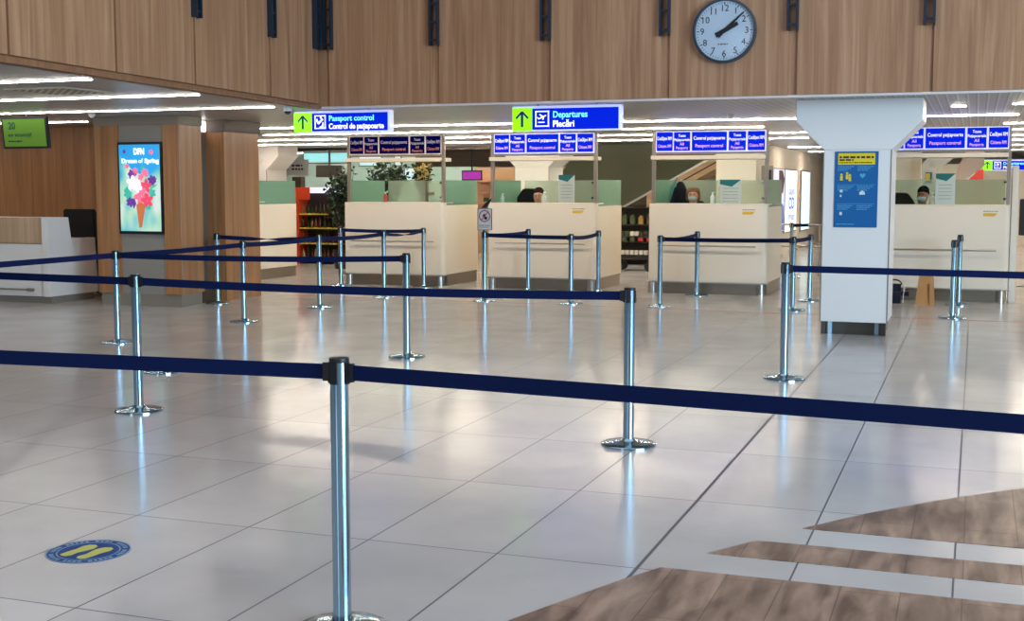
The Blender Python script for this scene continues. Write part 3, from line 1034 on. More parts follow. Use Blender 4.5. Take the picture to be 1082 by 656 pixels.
# paper notices behind the booth glass
def notice(x, z0, w, h, label, y=BY + .1, rz=0):
    t = empty('paper_notice', (x, y, z0)); tag(t, label, 'notice', 'notices with teal heading in the booth windows')
    MB().box(0, w, -.002, 0, 0, h).build('sheet', PAPER, t)
    MB().prism([(0, h), (w, h), (w * .55, h - .11), (0, h - .07)][::-1], -.0035, -.002, 'Y').build('teal_heading', TEAL, t)
    d = MB()
    for k in range(5):
        dashes(d, w * .15, w * .85, h * .62 - k * .05, .007, -.002, k + 20)
    d.build('print', GREYTX, t)
    t.rotation_euler = (0, 0, rz)
notice(-6.30, 1.40, .27, .44, 'paper notice with teal heading in the right half of the second booth window')
notice(-3.70, 1.40, .33, .36, 'paper notice with teal heading right of the white bottle in the third booth')
notice(-.60 + .04, 1.40, .27, .44, 'paper notice with teal heading behind the bottle in the rightmost booth')


# ------------------------------------------------------------------ PEOPLE (booth clerks)
def skin_mesh(name, pts, edges, m, parent, root=0, sub=2):
    me = bpy.data.meshes.new(name)
    me.from_pydata([p[0] for p in pts], edges, [])
    o = bpy.data.objects.new(name, me)
    COL.objects.link(o)
    sk = o.modifiers.new('s', 'SKIN')
    for i, p in enumerate(pts):
        d = me.skin_vertices[0].data[i]
        d.radius = p[1]
        d.use_root = (i == root)
    sb = o.modifiers.new('d', 'SUBSURF'); sb.levels = sub; sb.render_levels = sub
    dg = bpy.context.evaluated_depsgraph_get()
    m2 = bpy.data.meshes.new_from_object(o.evaluated_get(dg))
    bpy.data.objects.remove(o)
    m2.materials.clear(); m2.materials.append(m)
    for p in m2.polygons: p.use_smooth = True
    r = bpy.data.objects.new(name, m2)
    COL.objects.link(r)
    r.parent = parent
    return r


def clerk(x, y, label, skin, hair, cloth, masked, longhair, turn=0.0, drop=0.0):
    """seated person facing -Y; pelvis at z .86"""
    S = 0.86 - drop
    t = empty('person', (x, y, 0)); tag(t, label, 'person', 'clerks in the passport booths')
    P = lambda a, b, c: (a, b, S + c)
    hz = 0.66
    pts = [(P(0, 0, 0), (.14, .11)), (P(0, -.02, .2), (.13, .10)), (P(0, -.02, .40), (.15, .10)), (P(0, -.01, .50), (.055, .055)), (P(0, -.03, .57), (.060, .065)),
           (P(0, -.035, hz), (.078, .095)), (P(0, -.03, hz + .075), (.074, .090)),
           (P(-.17, -.02, .42), (.05, .05)), (P(-.24, -.10, .24), (.042, .042)), (P(-.16, -.34, .20), (.032, .03)),
           (P(.17, -.02, .42), (.05, .05)), (P(.24, -.10, .24), (.042, .042)), (P(.16, -.34, .20), (.032, .03)),
           (P(-.10, -.08, -.02), (.085, .08)), (P(-.13, -.44, -.03), (.06, .06)), (P(-.13, -.42, -.46), (.04, .04)), (P(-.13, -.55, -.62), (.032, .028)),
           (P(.10, -.08, -.02), (.085, .08)), (P(.13, -.44, -.03), (.06, .06)), (P(.13, -.42, -.46), (.04, .04)), (P(.13, -.55, -.62), (.032, .028)),
           (P(0, -.125, hz - .02), (.014, .016)), (P(-.082, -.02, hz), (.010, .02)), (P(.082, -.02, hz), (.010, .02))]
    ed = [(0, 1), (1, 2), (2, 3), (3, 4), (4, 5), (5, 6), (2, 7), (7, 8), (8, 9), (2, 10), (10, 11), (11, 12), (0, 13), (13, 14), (14, 15), (15, 16), (0, 17), (17, 18), (18, 19), (19, 20), (5, 21), (5, 22), (5, 23)]
    # hands: palm, four fingers and a thumb each, resting on the worktop
    for sgn, wi in ((-1, 9), (1, 12)):
        b = len(pts)
        pts.append((P(sgn * .14, -.41, .195), (.030, .014))); ed.append((wi, b))
        for k in range(4):
            q = len(pts)
            fx = sgn * .14 + (k - 1.5) * .017
            ln = (.058, .070, .066, .05)[k]
            pts.append((P(fx, -.445, .197), (.0085, .008))); ed.append((b, q))
            pts.append((P(fx, -.445 - ln, .188), (.007, .007))); ed.append((q, q + 1))
        q = len(pts)
        pts.append((P(sgn * .14 - sgn * .045, -.42, .19), (.009, .009))); ed.append((b, q))
        pts.append((P(sgn * .14 - sgn * .06, -.455, .187), (.008, .008))); ed.append((q, q + 1))
    skin_mesh('body', pts, ed, skin, t)
    c = [(P(0, 0, 0), (.155, .125)), (P(0, -.02, .2), (.145, .115)), (P(0, -.02, .40), (.165, .112)), (P(0, -.01, .475), (.075, .07)),
         (P(-.17, -.02, .42), (.062, .062)), (P(-.24, -.10, .24), (.053, .053)), (P(-.17, -.32, .205), (.042, .04)),
         (P(.17, -.02, .42), (.062, .062)), (P(.24, -.10, .24), (.053, .053)), (P(.17, -.32, .205), (.042, .04))]
    skin_mesh('jacket', c, [(0, 1), (1, 2), (2, 3), (2, 4), (4, 5), (5, 6), (2, 7), (7, 8), (8, 9)], cloth, t)
    c = [(P(0, 0, -.02), (.15, .12)), (P(-.10, -.08, -.02), (.096, .09)), (P(-.13, -.44, -.03), (.07, .07)), (P(-.13, -.42, -.45), (.05, .05)),
         (P(.10, -.08, -.02), (.096, .09)), (P(.13, -.44, -.03), (.07, .07)), (P(.13, -.42, -.45), (.05, .05))]
    skin_mesh('trousers', c, [(0, 1), (1, 2), (2, 3), (0, 4), (4, 5), (5, 6)], DENIM, t)
    for sx in (-1, 1):
        MB().ball((sx * .13, -.50, S - .64), .045, .12, .045).build('shoe', BLACK, t, smooth=True)
    # hair: cap over the crown, back and sides
    hp = [(P(0, -.035, hz + .125), (.082, .10)), (P(0, .02, hz + .08), (.102, .092)), (P(0, .05, hz - .02), (.088, .062))]
    he = [(0, 1), (1, 2)]
    if longhair:
        hp += [(P(0, .06, hz - .15), (.08, .04)), (P(-.078, -.01, hz + .03), (.024, .05)), (P(-.085, -.005, hz - .08), (.024, .035)), (P(.078, -.01, hz + .03), (.024, .05)), (P(.085, -.005, hz - .08), (.024, .035))]
        he += [(2, 3), (1, 4), (4, 5), (1, 6), (6, 7)]
    skin_mesh('hair', hp, he, hair, t, sub=2)
    f = MB()
    for sx in (-1, 1):
        f.ball((sx * .031, -.125, S + hz + .025), .011, .006, .007)
    f.build('eye', BLACK, t, smooth=True)
    f = MB()
    for sx in (-1, 1):
        f.box(sx * .031 - .017, sx * .031 + .017, -.131, -.12, S + hz + .044, S + hz + .051)
    f.build('eyebrows', hair, t)
    if masked:
        MB().ball((0, -.085, S + hz - .035), .068, .058, .048, 16, 10).build('face_mask', MASK, t, smooth=True)
    else:
        MB().ball((0, -.118, S + hz - .05), .024, .008, .006).build('mouth', mat('lips', lin(150, 84, 78), .5), t, smooth=True)
    t.rotation_euler = (0, 0, turn)
    return t


clerk(-6.93, BY + .95, 'bare-faced clerk with dark brown hair looking down in the second booth', SKIN, HAIRB, CLOTHR, False, False, R(10), .035)
clerk(-4.29, BY + .95, 'long-haired clerk wearing a pale surgical mask in the third booth', SKIN, HAIRL, CLOTHD, True, True, R(5), .02)
clerk(-0.76, BY + .95, 'dark-haired clerk in black wearing a surgical mask, rightmost booth', SKIN2, HAIRK, CLOTHD, True, False, R(-12), .015)


def office_chair(x, y, label, back=1.62):
    t = empty('office_chair', (x, y, 0)); tag(t, label, 'chair', 'black chairs inside the booths')
    MB().box(-.22, .22, -.22, .2, .66, .72).build('seat', BLACKF, t, bevel=.02)
    MB().prism([(-.20, .86), (.20, .86), (.21, back - .15), (.10, back), (-.10, back), (-.21, back - .15)], .2, .26, 'Y').build('backrest', BLACKF, t, bevel=.012)
    MB().tube((0, 0, .24), (0, 0, .66), .03).build('column', CHROME, t, smooth=True)
    MB().tube((0, .23, .64), (0, .23, .95), .02).build('back_support', BLACK, t)
    b = MB()
    for k in range(5):
        a = 2 * PI * k / 5
        b.tube((0, 0, .26), (.26 * math.cos(a), .26 * math.sin(a), .215), .022, 8, .014)
        b.ball((.26 * math.cos(a), .26 * math.sin(a), .195), .024)
    b.build('star_base', BLACK, t)
    return t
for x, l, bk in ((-7.2, 'black high-backed chair behind the clerk in the second booth', 1.62), (-4.29, 'black chair of the masked long-haired clerk in the third booth', 1.42), (-1.10, 'black chair with rounded back beside the rightmost clerk', 1.56)):
    office_chair(x, BY + 1.0, l, bk)
# raised floors inside booths
for i, x in enumerate(bx0[1:]):
    MB().box(.06, BW - .06, .2, 1.45, .171, .18).build('raised_floor', GREYP, booths[i + 1])

# hanging jacket and bag in the third booth
t = empty('hanging_jacket', (-4.60, BY + 1.38, 1.25)); tag(t, 'dark navy jacket hanging inside the third booth, left of the clerk', 'jacket')
MB().prism([(-.17, 0), (.17, 0), (.15, .25), (.05, .47), (0, .50), (-.05, .46), (-.11, .2)], -.05, .05, 'Y').build('body', mat('navy jacket', lin(16, 20, 40), .8), t, bevel=.015)
MB().prism([(-.2, .02), (-.12, .02), (-.05, .40), (-.08, .40)], -.07, .0, 'Y').build('sleeve', mat('navy sleeve', lin(20, 24, 46), .8), t, bevel=.01)
MB().tube((0, 0, .48), (0, .06, .52), .006).build('hook', STEEL, t)
t = empty('plastic_bag', (-4.86 + .08, BY + 1.38, 1.36)); tag(t, 'pale teal plastic bag hanging beside the dark jacket in the third booth', 'bag')
MB().prism([(-.12, 0), (.10, 0), (.14, .12), (.10, .28), (.13, .46), (.06, .34), (-.04, .22)], -.035, .035, 'Y').build('body', glass('teal film', (.8, .95, .95), .6, .3, lin(120, 196, 196)), t, bevel=.012)

# ------------------------------------------------------------------ WOOD-CLAD ADVERTISING PILLAR (left)
ap = empty('advertising_pillar', (-10.9, 15.4, 0)); tag(ap, 'wood-clad pillar block holding the lit advertising screen, left', 'pillar')
MB().box(-11.55, -11.16, 14.63, 15.29, .17, 2.49).build('wood_panel', W_WALL, ap, world=True, bevel=.003)
MB().prism([(-10.43, 14.63), (-10.165, 14.63), (-10.25, 15.29), (-10.43, 15.29)], .17, 2.49, 'Z').build('wood_panel', W_WALL, ap, world=True, bevel=.003)
MB().box(-11.16, -10.43, 14.66, 15.29, .17, 2.49).build('grey_panel', GREYP, ap, world=True)
MB().prism([(-11.52, 14.66), (-10.20, 14.66), (-10.28, 15.27), (-11.52, 15.27)], 0, .17, 'Z').build('plinth', GREYB, ap, world=True)
MB().prism([(-11.56, 14.62), (-10.15, 14.62), (-10.24, 15.30), (-11.56, 15.30)], 2.49, H, 'Z').build('bulkhead', GREYB, ap, world=True)
MB().tube((-10.163, 14.632, .17), (-10.163, 14.632, 2.49), .004).build('corner_trim', STEELD, ap, world=True)
MB().box(-10.9, -10.5, 15.29, 15.78, 0, 2.42).build('recess_cladding', STEELD, ap, world=True)
MB().box(-11.0, -10.20, 15.78, 16.72, .0, 2.44).build('rear_wood_panel', W_WALL, ap, world=True, bevel=.003)
MB().box(-11.0, -10.18, 15.76, 16.75, 2.44, H).build('rear_bulkhead', mat('brown bulkhead', lin(96, 80, 68), .5), ap, world=True)
rl_ = MB().box(-10.52, -10.48, 15.32, 15.75, 2.44, H - .02).build('recess_lamp', LEDC, ap, world=True)
MB().box(-10.9, -10.30, 15.29, 15.78, 0, .17).build('recess_plinth', DARKMET, ap, world=True)


def ad_bg():
    m = bpy.data.materials.new('advert picture')
    m.use_nodes = True
    nt, N, L, b = nodes(m)
    tc = N.new('ShaderNodeTexCoord')
    mp = N.new('ShaderNodeMapping')
    mp.inputs['Scale'].default_value = (1.7, 1, 1.1)
    mp.inputs['Rotation'].default_value = (0, R(35), 0)
    nz = N.new('ShaderNodeTexNoise')
    nz.inputs['Scale'].default_value = 1.3
    nz.inputs['Detail'].default_value = 2
    L.new(tc.outputs['Object'], mp.inputs[0]); L.new(mp.outputs[0], nz.inputs['Vector'])
    cr = N.new('ShaderNodeValToRGB')
    E = cr.color_ramp.elements
    E[0].position = .36; E[0].color = (*lin(20, 150, 214), 1)
    E[1].position = .56; E[1].color = (*lin(228, 246, 240), 1)
    e = E.new(.42); e.color = (*lin(90, 206, 222), 1)
    e = E.new(.50); e.color = (*lin(186, 236, 206), 1)
    L.new(nz.outputs['Fac'], cr.inputs[0])
    L.new(cr.outputs[0], b.inputs['Emission Color'])
    b.inputs['Emission Strength'].default_value = .85
    b.inputs['Base Color'].default_value = (.1, .1, .1, 1)
    return m
ad = empty('advertising_screen', (-10.795, 14.64, 1.0)); tag(ad, 'tall lit advertising screen with a flower bouquet in a waffle cone on the wood-clad pillar', 'screen')
MB().box(-.36, .36, -.03, .02, 0, 1.26).build('frame', BLACK, ad, bevel=.004)
MB().box(-.33, .33, -.034, -.03, .04, 1.225).build('display', ad_bg(), ad)
def em(name, c, s=.8):
    return mat(name, lin(*c), .5, emis=s, ecol=lin(*c))
PINK, MAG, PUR, WHF, CONE, GRN, SKY = em('advert pink', (240, 110, 140)), em('advert red', (222, 70, 100)), em('advert purple', (98, 52, 140)), em('advert petal white', (232, 224, 244)), em('advert cone', (186, 104, 66)), em('advert green', (60, 170, 150)), em('advert sky', (40, 150, 214), .8)
MB().prism([(-.33, 1.225), (.33, 1.225), (.33, .93), (.12, .78), (-.1, .86), (-.33, 1.08)][::-1], -.0355, -.034, 'Y').build('sky_area', SKY, ad)
def flower(cx, cz, r, m, n=5, name='flower', y=-.04, rot=0):
    mb = MB()
    for k in range(n):
        a = rot + 2 * PI * k / n
        px, pz = cx + r * .55 * math.cos(a), cz + r * .55 * math.sin(a)
        mb.prism([(px + r * .5 * math.cos(a) * math.cos(q) - r * .32 * math.sin(a) * math.sin(q), pz + r * .5 * math.sin(a) * math.cos(q) + r * .32 * math.cos(a) * math.sin(q)) for q in [2 * PI * j / 10 for j in range(10)]], y - .001 * (k % 2), y + .004, 'Y')
    return mb.build(name, m, ad)
for (px, pz, ang, ln, m) in ((-.17, .50, 250, .16, GRN), (-.2, .62, 200, .15, GRN), (.2, .66, 10, .16, GRN), (-.10, .42, 265, .15, PUR), (.22, .72, 40, .16, PUR), (-.14, .80, 120, .13, PUR), (.05, .90, 85, .12, GRN)):
    a = R(ang)
    d = (math.cos(a), math.sin(a)); p = (-d[1], d[0])
    MB().prism([(px - d[0] * ln * .5, pz - d[1] * ln * .5), (px + p[0] * .035, pz + p[1] * .035), (px + d[0] * ln * .5, pz + d[1] * ln * .5), (px - p[0] * .035, pz - p[1] * .035)], -.037, -.034, 'Y').build('leaf', m, ad)
for q_ in ((-.2,.55,.07,GRN),(.19,.56,.07,GRN),(-.16,.44,.07,PUR),(.2,.74,.07,PUR),(-.12,.82,.07,PUR),(.13,.38,.05,GRN),(-.07,.86,.05,PINK),(.09,.84,.06,PINK)):
    flower(q_[0], q_[1], q_[2], q_[3], 6, 'flower', -.038, q_[0]*9)
flower(-.11, .70, .105, WHF, 5, 'flower', -.041, .3)
flower(-.03, .64, .075, WHF, 5, 'flower', -.043, .9)
flower(.10, .66, .095, MAG, 5, 'flower', -.040, .2)
flower(.03, .52, .125, PINK, 6, 'flower', -.042, .1)
flower(.12, .46, .10, MAG, 5, 'flower', -.044, .5)
flower(.02, .78, .05, PINK, 5, 'flower', -.040, .0)
flower(-.20, .93, .035, PINK, 5, 'flower', -.040, .0)
flower(.20, 1.12, .035, PINK, 5, 'flower', -.040, .0)
flower(-.24, 1.13, .03, PUR, 5, 'flower', -.040, .0)
MB().prism([(-.06, .40), (-.02, .10), (.0, .085), (.02, .10), (.09, .40), (.015, .44)], -.047, -.034, 'Y').build('waffle_cone', CONE, ad)
text('DFN', .12, SIGNW, ad, (0, -.037, 1.09), width=.17, align='CENTER', bold=.004)
text('Dream', .085, SIGNW, ad, (-.29, -.037, .975), width=.25, bold=.002)
text('of', .085, SIGNW, ad, (-.01, -.037, .975), width=.07)
text('Spring', .085, SIGNW, ad, (.09, -.037, .975), width=.23, bold=.003)

# ------------------------------------------------------------------ HANGING GREEN SCREEN, INFORMATION DESK
gs = empty('ceiling_monitor', (-11.86, 13.6, 2.36)); tag(gs, 'tilted monitor with green picture and number 20 hanging at upper left', 'monitor')
MB().box(-.365, .365, -.02, .03, -.208, .208).build('housing', BLACK, gs, bevel=.004)
MB().box(-.335, .335, -.023, -.02, -.18, .18).build('display', SCRG, gs)
text('20', .13, SCRGD, gs, (-.25, -.025, .05), width=.11, bold=.002)
text('vor victorioși!', .075, SCRGD, gs, (-.27, -.025, -.05), width=.38)
dashes(MB(), -.27, -.05, -.12, .02, -.023, 9).build('small_print', SCRGD, gs)
MB().tube((0, .03, .1), (0, .06, .25), .015).build('ceiling_arm', STEELD, gs)
gs.rotation_euler = (R(6), 0, R(1))
gs.location = (-11.83, 13.6, 2.36)

de = empty('information_desk', (-13.6, 15.2, 0)); tag(de, 'white and light wood information desk at the left edge, pale end panel', 'desk')
MB().box(-15.2, -12.36, 14.47, 14.52, .10, .84).build('front_panel', WHITE, de, world=True, bevel=.003)
MB().box(-15.2, -12.352, 14.455, 14.52, .85, 1.215).build('wood_front', W_LIGHT, de, world=True, bevel=.003)
MB().prism([(14.44, .10), (15.50, .10), (15.45, .905), (14.93, .905), (14.88, 1.215), (14.44, 1.215)], -12.35, -12.24, 'X').build('end_panel', WHITE, de, world=True, bevel=.003)
MB().box(-15.2, -12.35, 14.52, 14.90, 1.19, 1.215).build('upper_top', WHITE, de, world=True)
MB().box(-15.2, -12.35, 14.90, 15.46, .87, .90).build('worktop', W_LIGHT, de, world=True)
MB().box(-15.2, -12.28, 14.52, 15.44, 0, .10).build('plinth', GREYB, de, world=True)
r = MB().tube((-15.2, 14.38, .20), (-12.55, 14.38, .20), .014)
r.tube((-12.58, 14.38, .20), (-12.47, 14.38, .20), .026)
r.tube((-12.55, 14.38, .20), (-12.55, 14.47, .20), .01)
r.build('foot_rail', STEEL, de, world=True, smooth=True)

st = empty('black_display_stand', (-12.58, 15.95, 0)); tag(st, 'black panel on a thin black post behind the information desk end', 'stand')
MB().box(-.62, -.03, -.03, .03, .86, 1.31).build('panel', BLACKF, st, bevel=.02)
MB().box(-.03, .03, -.03, .03, .03, 1.27).build('post', BLACK, st)
MB().box(-.14, .14, -.14, .14, 0, .03).build('foot', STEELD, st, bevel=.006)

# ------------------------------------------------------------------ STANCHIONS
def make_stanchion():
    t = empty('stanchion', (0, 0, 0))
    MB().lathe([(.176, 0), (.176, .010), (.168, .016), (.11, .022), (.05, .032), (.040, .045)], n=48).build('base', CHROME, t, smooth=True)
    MB().lathe([(.034, .03), (.034, .985)], n=32).build('pole', CHROME, t, smooth=True)
    MB().lathe([(.036, .982), (.037, .988), (.036, .997), (.028, 1.0)], n=32).build('cap', BLACK, t, smooth=True)
    for k in range(4):
        a = k * PI / 2
        s = MB().box(.026, .041, -.014, .014, .905, .982)
        s.v = [(x * math.cos(a) - y * math.sin(a), x * math.sin(a) + y * math.cos(a), z) for x, y, z in s.v]
        s.build('belt_slot', BLACK, t, bevel=.002)
    return t
posts = {
 1: (-2.160, 4.064, 1.026, 'nearest stanchion, cut by the bottom of the frame'),
 2: (-5.747, 7.691, 1.012, 'left stanchion in the second row, in front of the advertising pillar'),
 3: (-8.50, 11.05, .980, 'stanchion just behind the left second-row post, by the information desk'),
 4: (-8.378, 13.324, .997, 'stanchion standing in front of the wood-clad pillar edge'),
 5: (-10.05, 15.31, 1.0, 'stanchion against the recess of the wood-clad pillar'),
 6: (-8.40, 15.27, .998, 'stanchion in front of the orange shop shelf'),
 7: (-5.149, 11.084, 1.010, 'stanchion in front of the right end of the leftmost booth, nearer row'),
 8: (-2.038, 7.73, 1.012, 'stanchion below the gap between second and third booths, second row'),
 9: (-1.508, 10.92, 1.004, 'bright stanchion just left of the near white pillar'),
 10: (-9.99, 18.9, .985, 'far stanchion at the left corner of the leftmost booth'),
 11: (-8.295, 17.068, 1.0, 'stanchion before the middle of the leftmost booth front'),
 12: (-8.48, 18.93, .985, 'stanchion touching the right part of the leftmost booth front'),
 13: (-6.65, 16.994, 1.01, 'stanchion carrying the no phone sign'),
 14: (-6.66, 18.93, .985, 'far stanchion close before the second booth, left half'),
 15: (-5.341, 16.996, .99, 'stanchion before the right half of the second booth'),
 16: (-5.50, 18.93, .975, 'far stanchion at the right corner of the second booth'),
 17: (-4.059, 17.01, .986, 'stanchion before the left corner of the third booth'),
 18: (-3.94, 18.90, .980, 'far stanchion close before the middle of the third booth'),
 19: (-2.266, 17.093, .988, 'stanchion right of the third booth, nearer of two'),
 20: (-2.227, 18.614, .967, 'stanchion right of the third booth, close to the white pillar'),
 21: (-3.145, 23.436, 1.0, 'farthest stanchion, beside the lit corridor posters'),
 22: (-0.237, 16.787, .986, 'front one of the two stanchions right of the paper bag'),
 23: (-0.189, 18.653, .985, 'rear one of the two stanchions right of the paper bag'),
}
sp = make_stanchion()
belts = []
rots = {1: -5, 2: 0, 8: 0, 3: 0}
for i, (x, y, h, l) in posts.items():
    c = sp if i == 1 else copy_tree(sp)
    c.location = (x, y, 0)
    c.scale = (1, 1, h)
    c.rotation_euler = (0, 0, R(rots.get(i, 0)))
    tag(c, 'chrome ' + l, 'stanchion', 'chrome belt stanchions')

def belt(a, b, label, sag=0.012, twist=False, z0=.945, z1=.945, hh=.028, n=24, clip=True):
    pa = Vector((a[0], a[1], a[2])); pb = Vector((b[0], b[1], b[2] if len(b) > 2 else a[2]))
    d = (pb - pa); L_ = d.length; d.normalize()
    nrm = Vector((-d.y, d.x, 0))
    s0 = pa + d * .040; s1 = pb - d * (.040 if clip else 0)
    t = empty('barrier_belt', (s0 + s1) / 2 - Vector((0, 0, .05)))
    tag(t, label, 'barrier belt', 'navy belts between the stanchions')
    mb = MB()
    vs = []
    for k in range(n + 1):
        u = k / n
        p = s0.lerp(s1, u) - Vector((0, 0, sag * 4 * u * (1 - u)))
        up = Vector((0, 0, 1))
        if twist:
            ang = PI * max(0, min(1, (u - .25) / .5))
            up = Vector((0, 0, 1)) * math.cos(ang) + nrm * math.sin(ang)
        h2 = up * hh
        tn = nrm * .0015 if not twist else d.cross(up) * .0015
        vs += [p - h2 - tn, p + h2 - tn, p + h2 + tn, p - h2 + tn]
    fs = []
    for k in range(n):
        for j in range(4):
            fs.append((k * 4 + j, k * 4 + (j + 1) % 4, (k + 1) * 4 + (j + 1) % 4, (k + 1) * 4 + j))
    fs += [(3, 2, 1, 0), (n * 4, n * 4 + 1, n * 4 + 2, n * 4 + 3)]
    mb.add(vs, fs).build('webbing', NAVY, t, world=True)
    for e, dd in ((s0, d), (s1, -d)):
        if e is s1 and not clip:
            continue
        c = MB()
        q = [e - nrm * .008 , e + nrm * .008, e + nrm * .008 + dd * .022, e - nrm * .008 + dd * .022]
        z = .034
        c.add([v - Vector((0, 0, z)) for v in q] + [v + Vector((0, 0, z)) for v in q], [(0, 3, 2, 1), (4, 5, 6, 7), (0, 1, 5, 4), (1, 2, 6, 5), (2, 3, 7, 6), (3, 0, 4, 7)])
        c.build('belt_clip', BLACK, t, world=True)
XY = {i: (p[0], p[1], .946 * p[2]) for i, p in posts.items()}
belt(XY[1], (-4.121, 3.925), 'broad navy belt from the nearest stanchion to the left frame edge', .0, clip=False)
belt(XY[1], (0.841, 3.753), 'broad navy belt from the nearest stanchion across to the right frame edge', .0, clip=False)
belt(XY[2], (-8.1, 7.90), 'navy belt from the left second-row stanchion to the left frame edge', .0, clip=False)
belt(XY[2], XY[8], 'long navy belt spanning between the two second-row stanchions', .02)
belt(XY[3], (-8.47, 8.6), 'blue belt in front of the information desk, leaving the frame at left', .0, clip=False)
belt(XY[3], XY[4], 'blue belt crossing the advertising pillar, rising to the right', .01)
belt(XY[3], XY[7], 'dark belt running level from beside the desk to the post before the leftmost booth', .02)
belt(XY[4], XY[6], 'bright blue short belt ending in front of the orange shop shelf', .012)
belt(XY[5], XY[6], 'twisted thin belt starting at the pillar recess', .02, twist=True)
belt(XY[6], XY[11], 'belt between the shop shelf post and the leftmost booth middle', .02)
belt(XY[10], XY[12], 'far belt close along the leftmost booth front', .015)
belt(XY[11], XY[12], 'loose twisted belt in front of the leftmost booth', .035, twist=True, hh=.022)
belt(XY[13], XY[14], 'short belt going back from the no phone sign post', .02)
belt(XY[13], XY[15], 'belt running level before the second booth', .006)
belt(XY[15], XY[16], 'short belt going back at the right corner of the second booth', .025)
belt(XY[17], XY[18], 'short belt going back before the left part of the third booth', .03)
belt(XY[17], XY[19], 'belt running level before the third booth', .008)
belt(XY[19], XY[20], 'short belt going back right of the third booth', .01)
belt(XY[9], (0.95, 10.66), 'navy belt passing in front of the near white pillar to the right frame edge', .0, clip=False)
belt(XY[21], (-2.0, 25.6), 'thin far belt in front of the lit corridor posters', .0, clip=False)
belt(XY[22], XY[23], 'slack belt between the two posts right of the paper bag', .06)

# loose base disc beyond the left second-row post
tag(MB().lathe([(.17, 0), (.17, .01), (.16, .015), (.10, .02), (.03, .024)], cx=-6.77, cy=9.42, n=40).build('round_floor_disc', CHROME, smooth=True),
    'round chrome disc lying on the floor without a pole behind the left second-row post', 'disc')

# no phone sign on its stanchion
np_ = empty('no_phone_sign', (-6.63, 16.96, 1.03)); tag(np_, 'small white sign forbidding phone use, on top of a stanchion before the second booth', 'sign')
MB().box(-.11, .11, -.006, .006, 0, .31).build('frame', BLACK, np_)
MB().box(-.10, .10, -.008, -.006, .006, .304).build('sheet', PAPER, np_)
rg = MB(); n = 32; vs = []; fs = []
for k in range(n):
    a = 2 * PI * k / n
    for r_ in (.072, .086):
        for yy in (-.011, -.008):
            vs.append((r_ * math.cos(a), yy, .20 + r_ * math.sin(a)))
for k in range(n):
    k2 = (k + 1) % n
    fs += [(k * 4, k2 * 4, k2 * 4 + 2, k * 4 + 2), (k * 4 + 2, k2 * 4 + 2, k2 * 4 + 3, k * 4 + 3), (k * 4 + 1, k * 4 + 3, k2 * 4 + 3, k2 * 4 + 1), (k * 4, k * 4 + 1, k2 * 4 + 1, k2 * 4)]
rg.add(vs, fs)
rg.prism([(-.060, .145), (-.050, .137), (.060, .255), (.050, .263)], -.012, -.008, 'Y')
rg.build('prohibition_ring', mat('sign red', lin(170, 44, 50), .5), np_)
ph = MB().prism([(-.01, .16), (.03, .145), (.045, .185), (.005, .20)], -.010, -.008, 'Y')
ph.prism([(-.035, .20), (-.01, .235), (.01, .225), (-.015, .19)], -.010, -.008, 'Y')
ph.build('phone_icon', DARKTX, np_)
dd_ = MB(); dashes(dd_, -.085, .085, .06, .012, -.008, 5); dashes(dd_, -.085, .07, .035, .010, -.008, 6); dd_.build('print', GREYTX, np_)
MB().tube((-.02, .012, -.025), (-.02, .012, .02), .012).build('holder', BLACK, np_)
t = empty('wet_floor_marker', (-6.62, 16.96, 1.345))
t.name = 'sign_clip'; tag(t, 'black and green clip sticking up above the no phone sign', 'clip')
MB().prism([(-.06, 0), (.01, .0), (.09, .11), (.09, .14), (.0, .07)], -.01, .01, 'Y').build('clip', BLACK, t)
MB().prism([(-.03, .09), (.05, .10), (.06, .15), (-.02, .15)], -.008, .008, 'Y').build('green_tab', LEAF2, t)

# ------------------------------------------------------------------ FLOOR STICKER
fsr = empty('floor_sticker', (-3.722, 4.585, 0)); tag(fsr, 'round blue floor sticker with two yellow footprints, lower left', 'sticker')
def disc_z(r0, r1, z0, z1, n=56):
    mb = MB()
    vs, fs = [], []
    for k in range(n):
        a = 2 * PI * k / n
        for r_ in (r0, r1):
            vs += [(r_ * math.cos(a), r_ * math.sin(a), z0), (r_ * math.cos(a), r_ * math.sin(a), z1)]
    for k in range(n):
        a, b_ = k * 4, ((k + 1) % n) * 4
        fs += [(a + 1, b_ + 1, b_ + 3, a + 3), (a, a + 2, b_ + 2, b_), (a + 2, a + 3, b_ + 3, b_ + 2), (a, b_, b_ + 1, a + 1)]
    return mb.add(vs, fs)
MB().lathe([(.186, 0), (.186, .0015)], n=56).build('disc', STKB, fsr)
disc_z(.179, .186, .0015, .0019).build('rim', STKW, fsr)
disc_z(.134, .140, .0015, .0019).build('inner_ring', STKW, fsr)
lt = MB(); rr = random.Random(3)
for k in range(44):
    if k % 11 in (4, 10): continue
    a = 2 * PI * k / 44
    w = rr.uniform(.005, .009)
    d_, p_ = Vector((math.cos(a), math.sin(a))), Vector((-math.sin(a), math.cos(a)))
    q = [d_ * .15 - p_ * w, d_ * .15 + p_ * w, d_ * .17 + p_ * w, d_ * .17 - p_ * w]
    lt.prism([(v.x, v.y) for v in q], .0015, .0019, 'Z')
lt.build('ring_print', STKW, fsr)
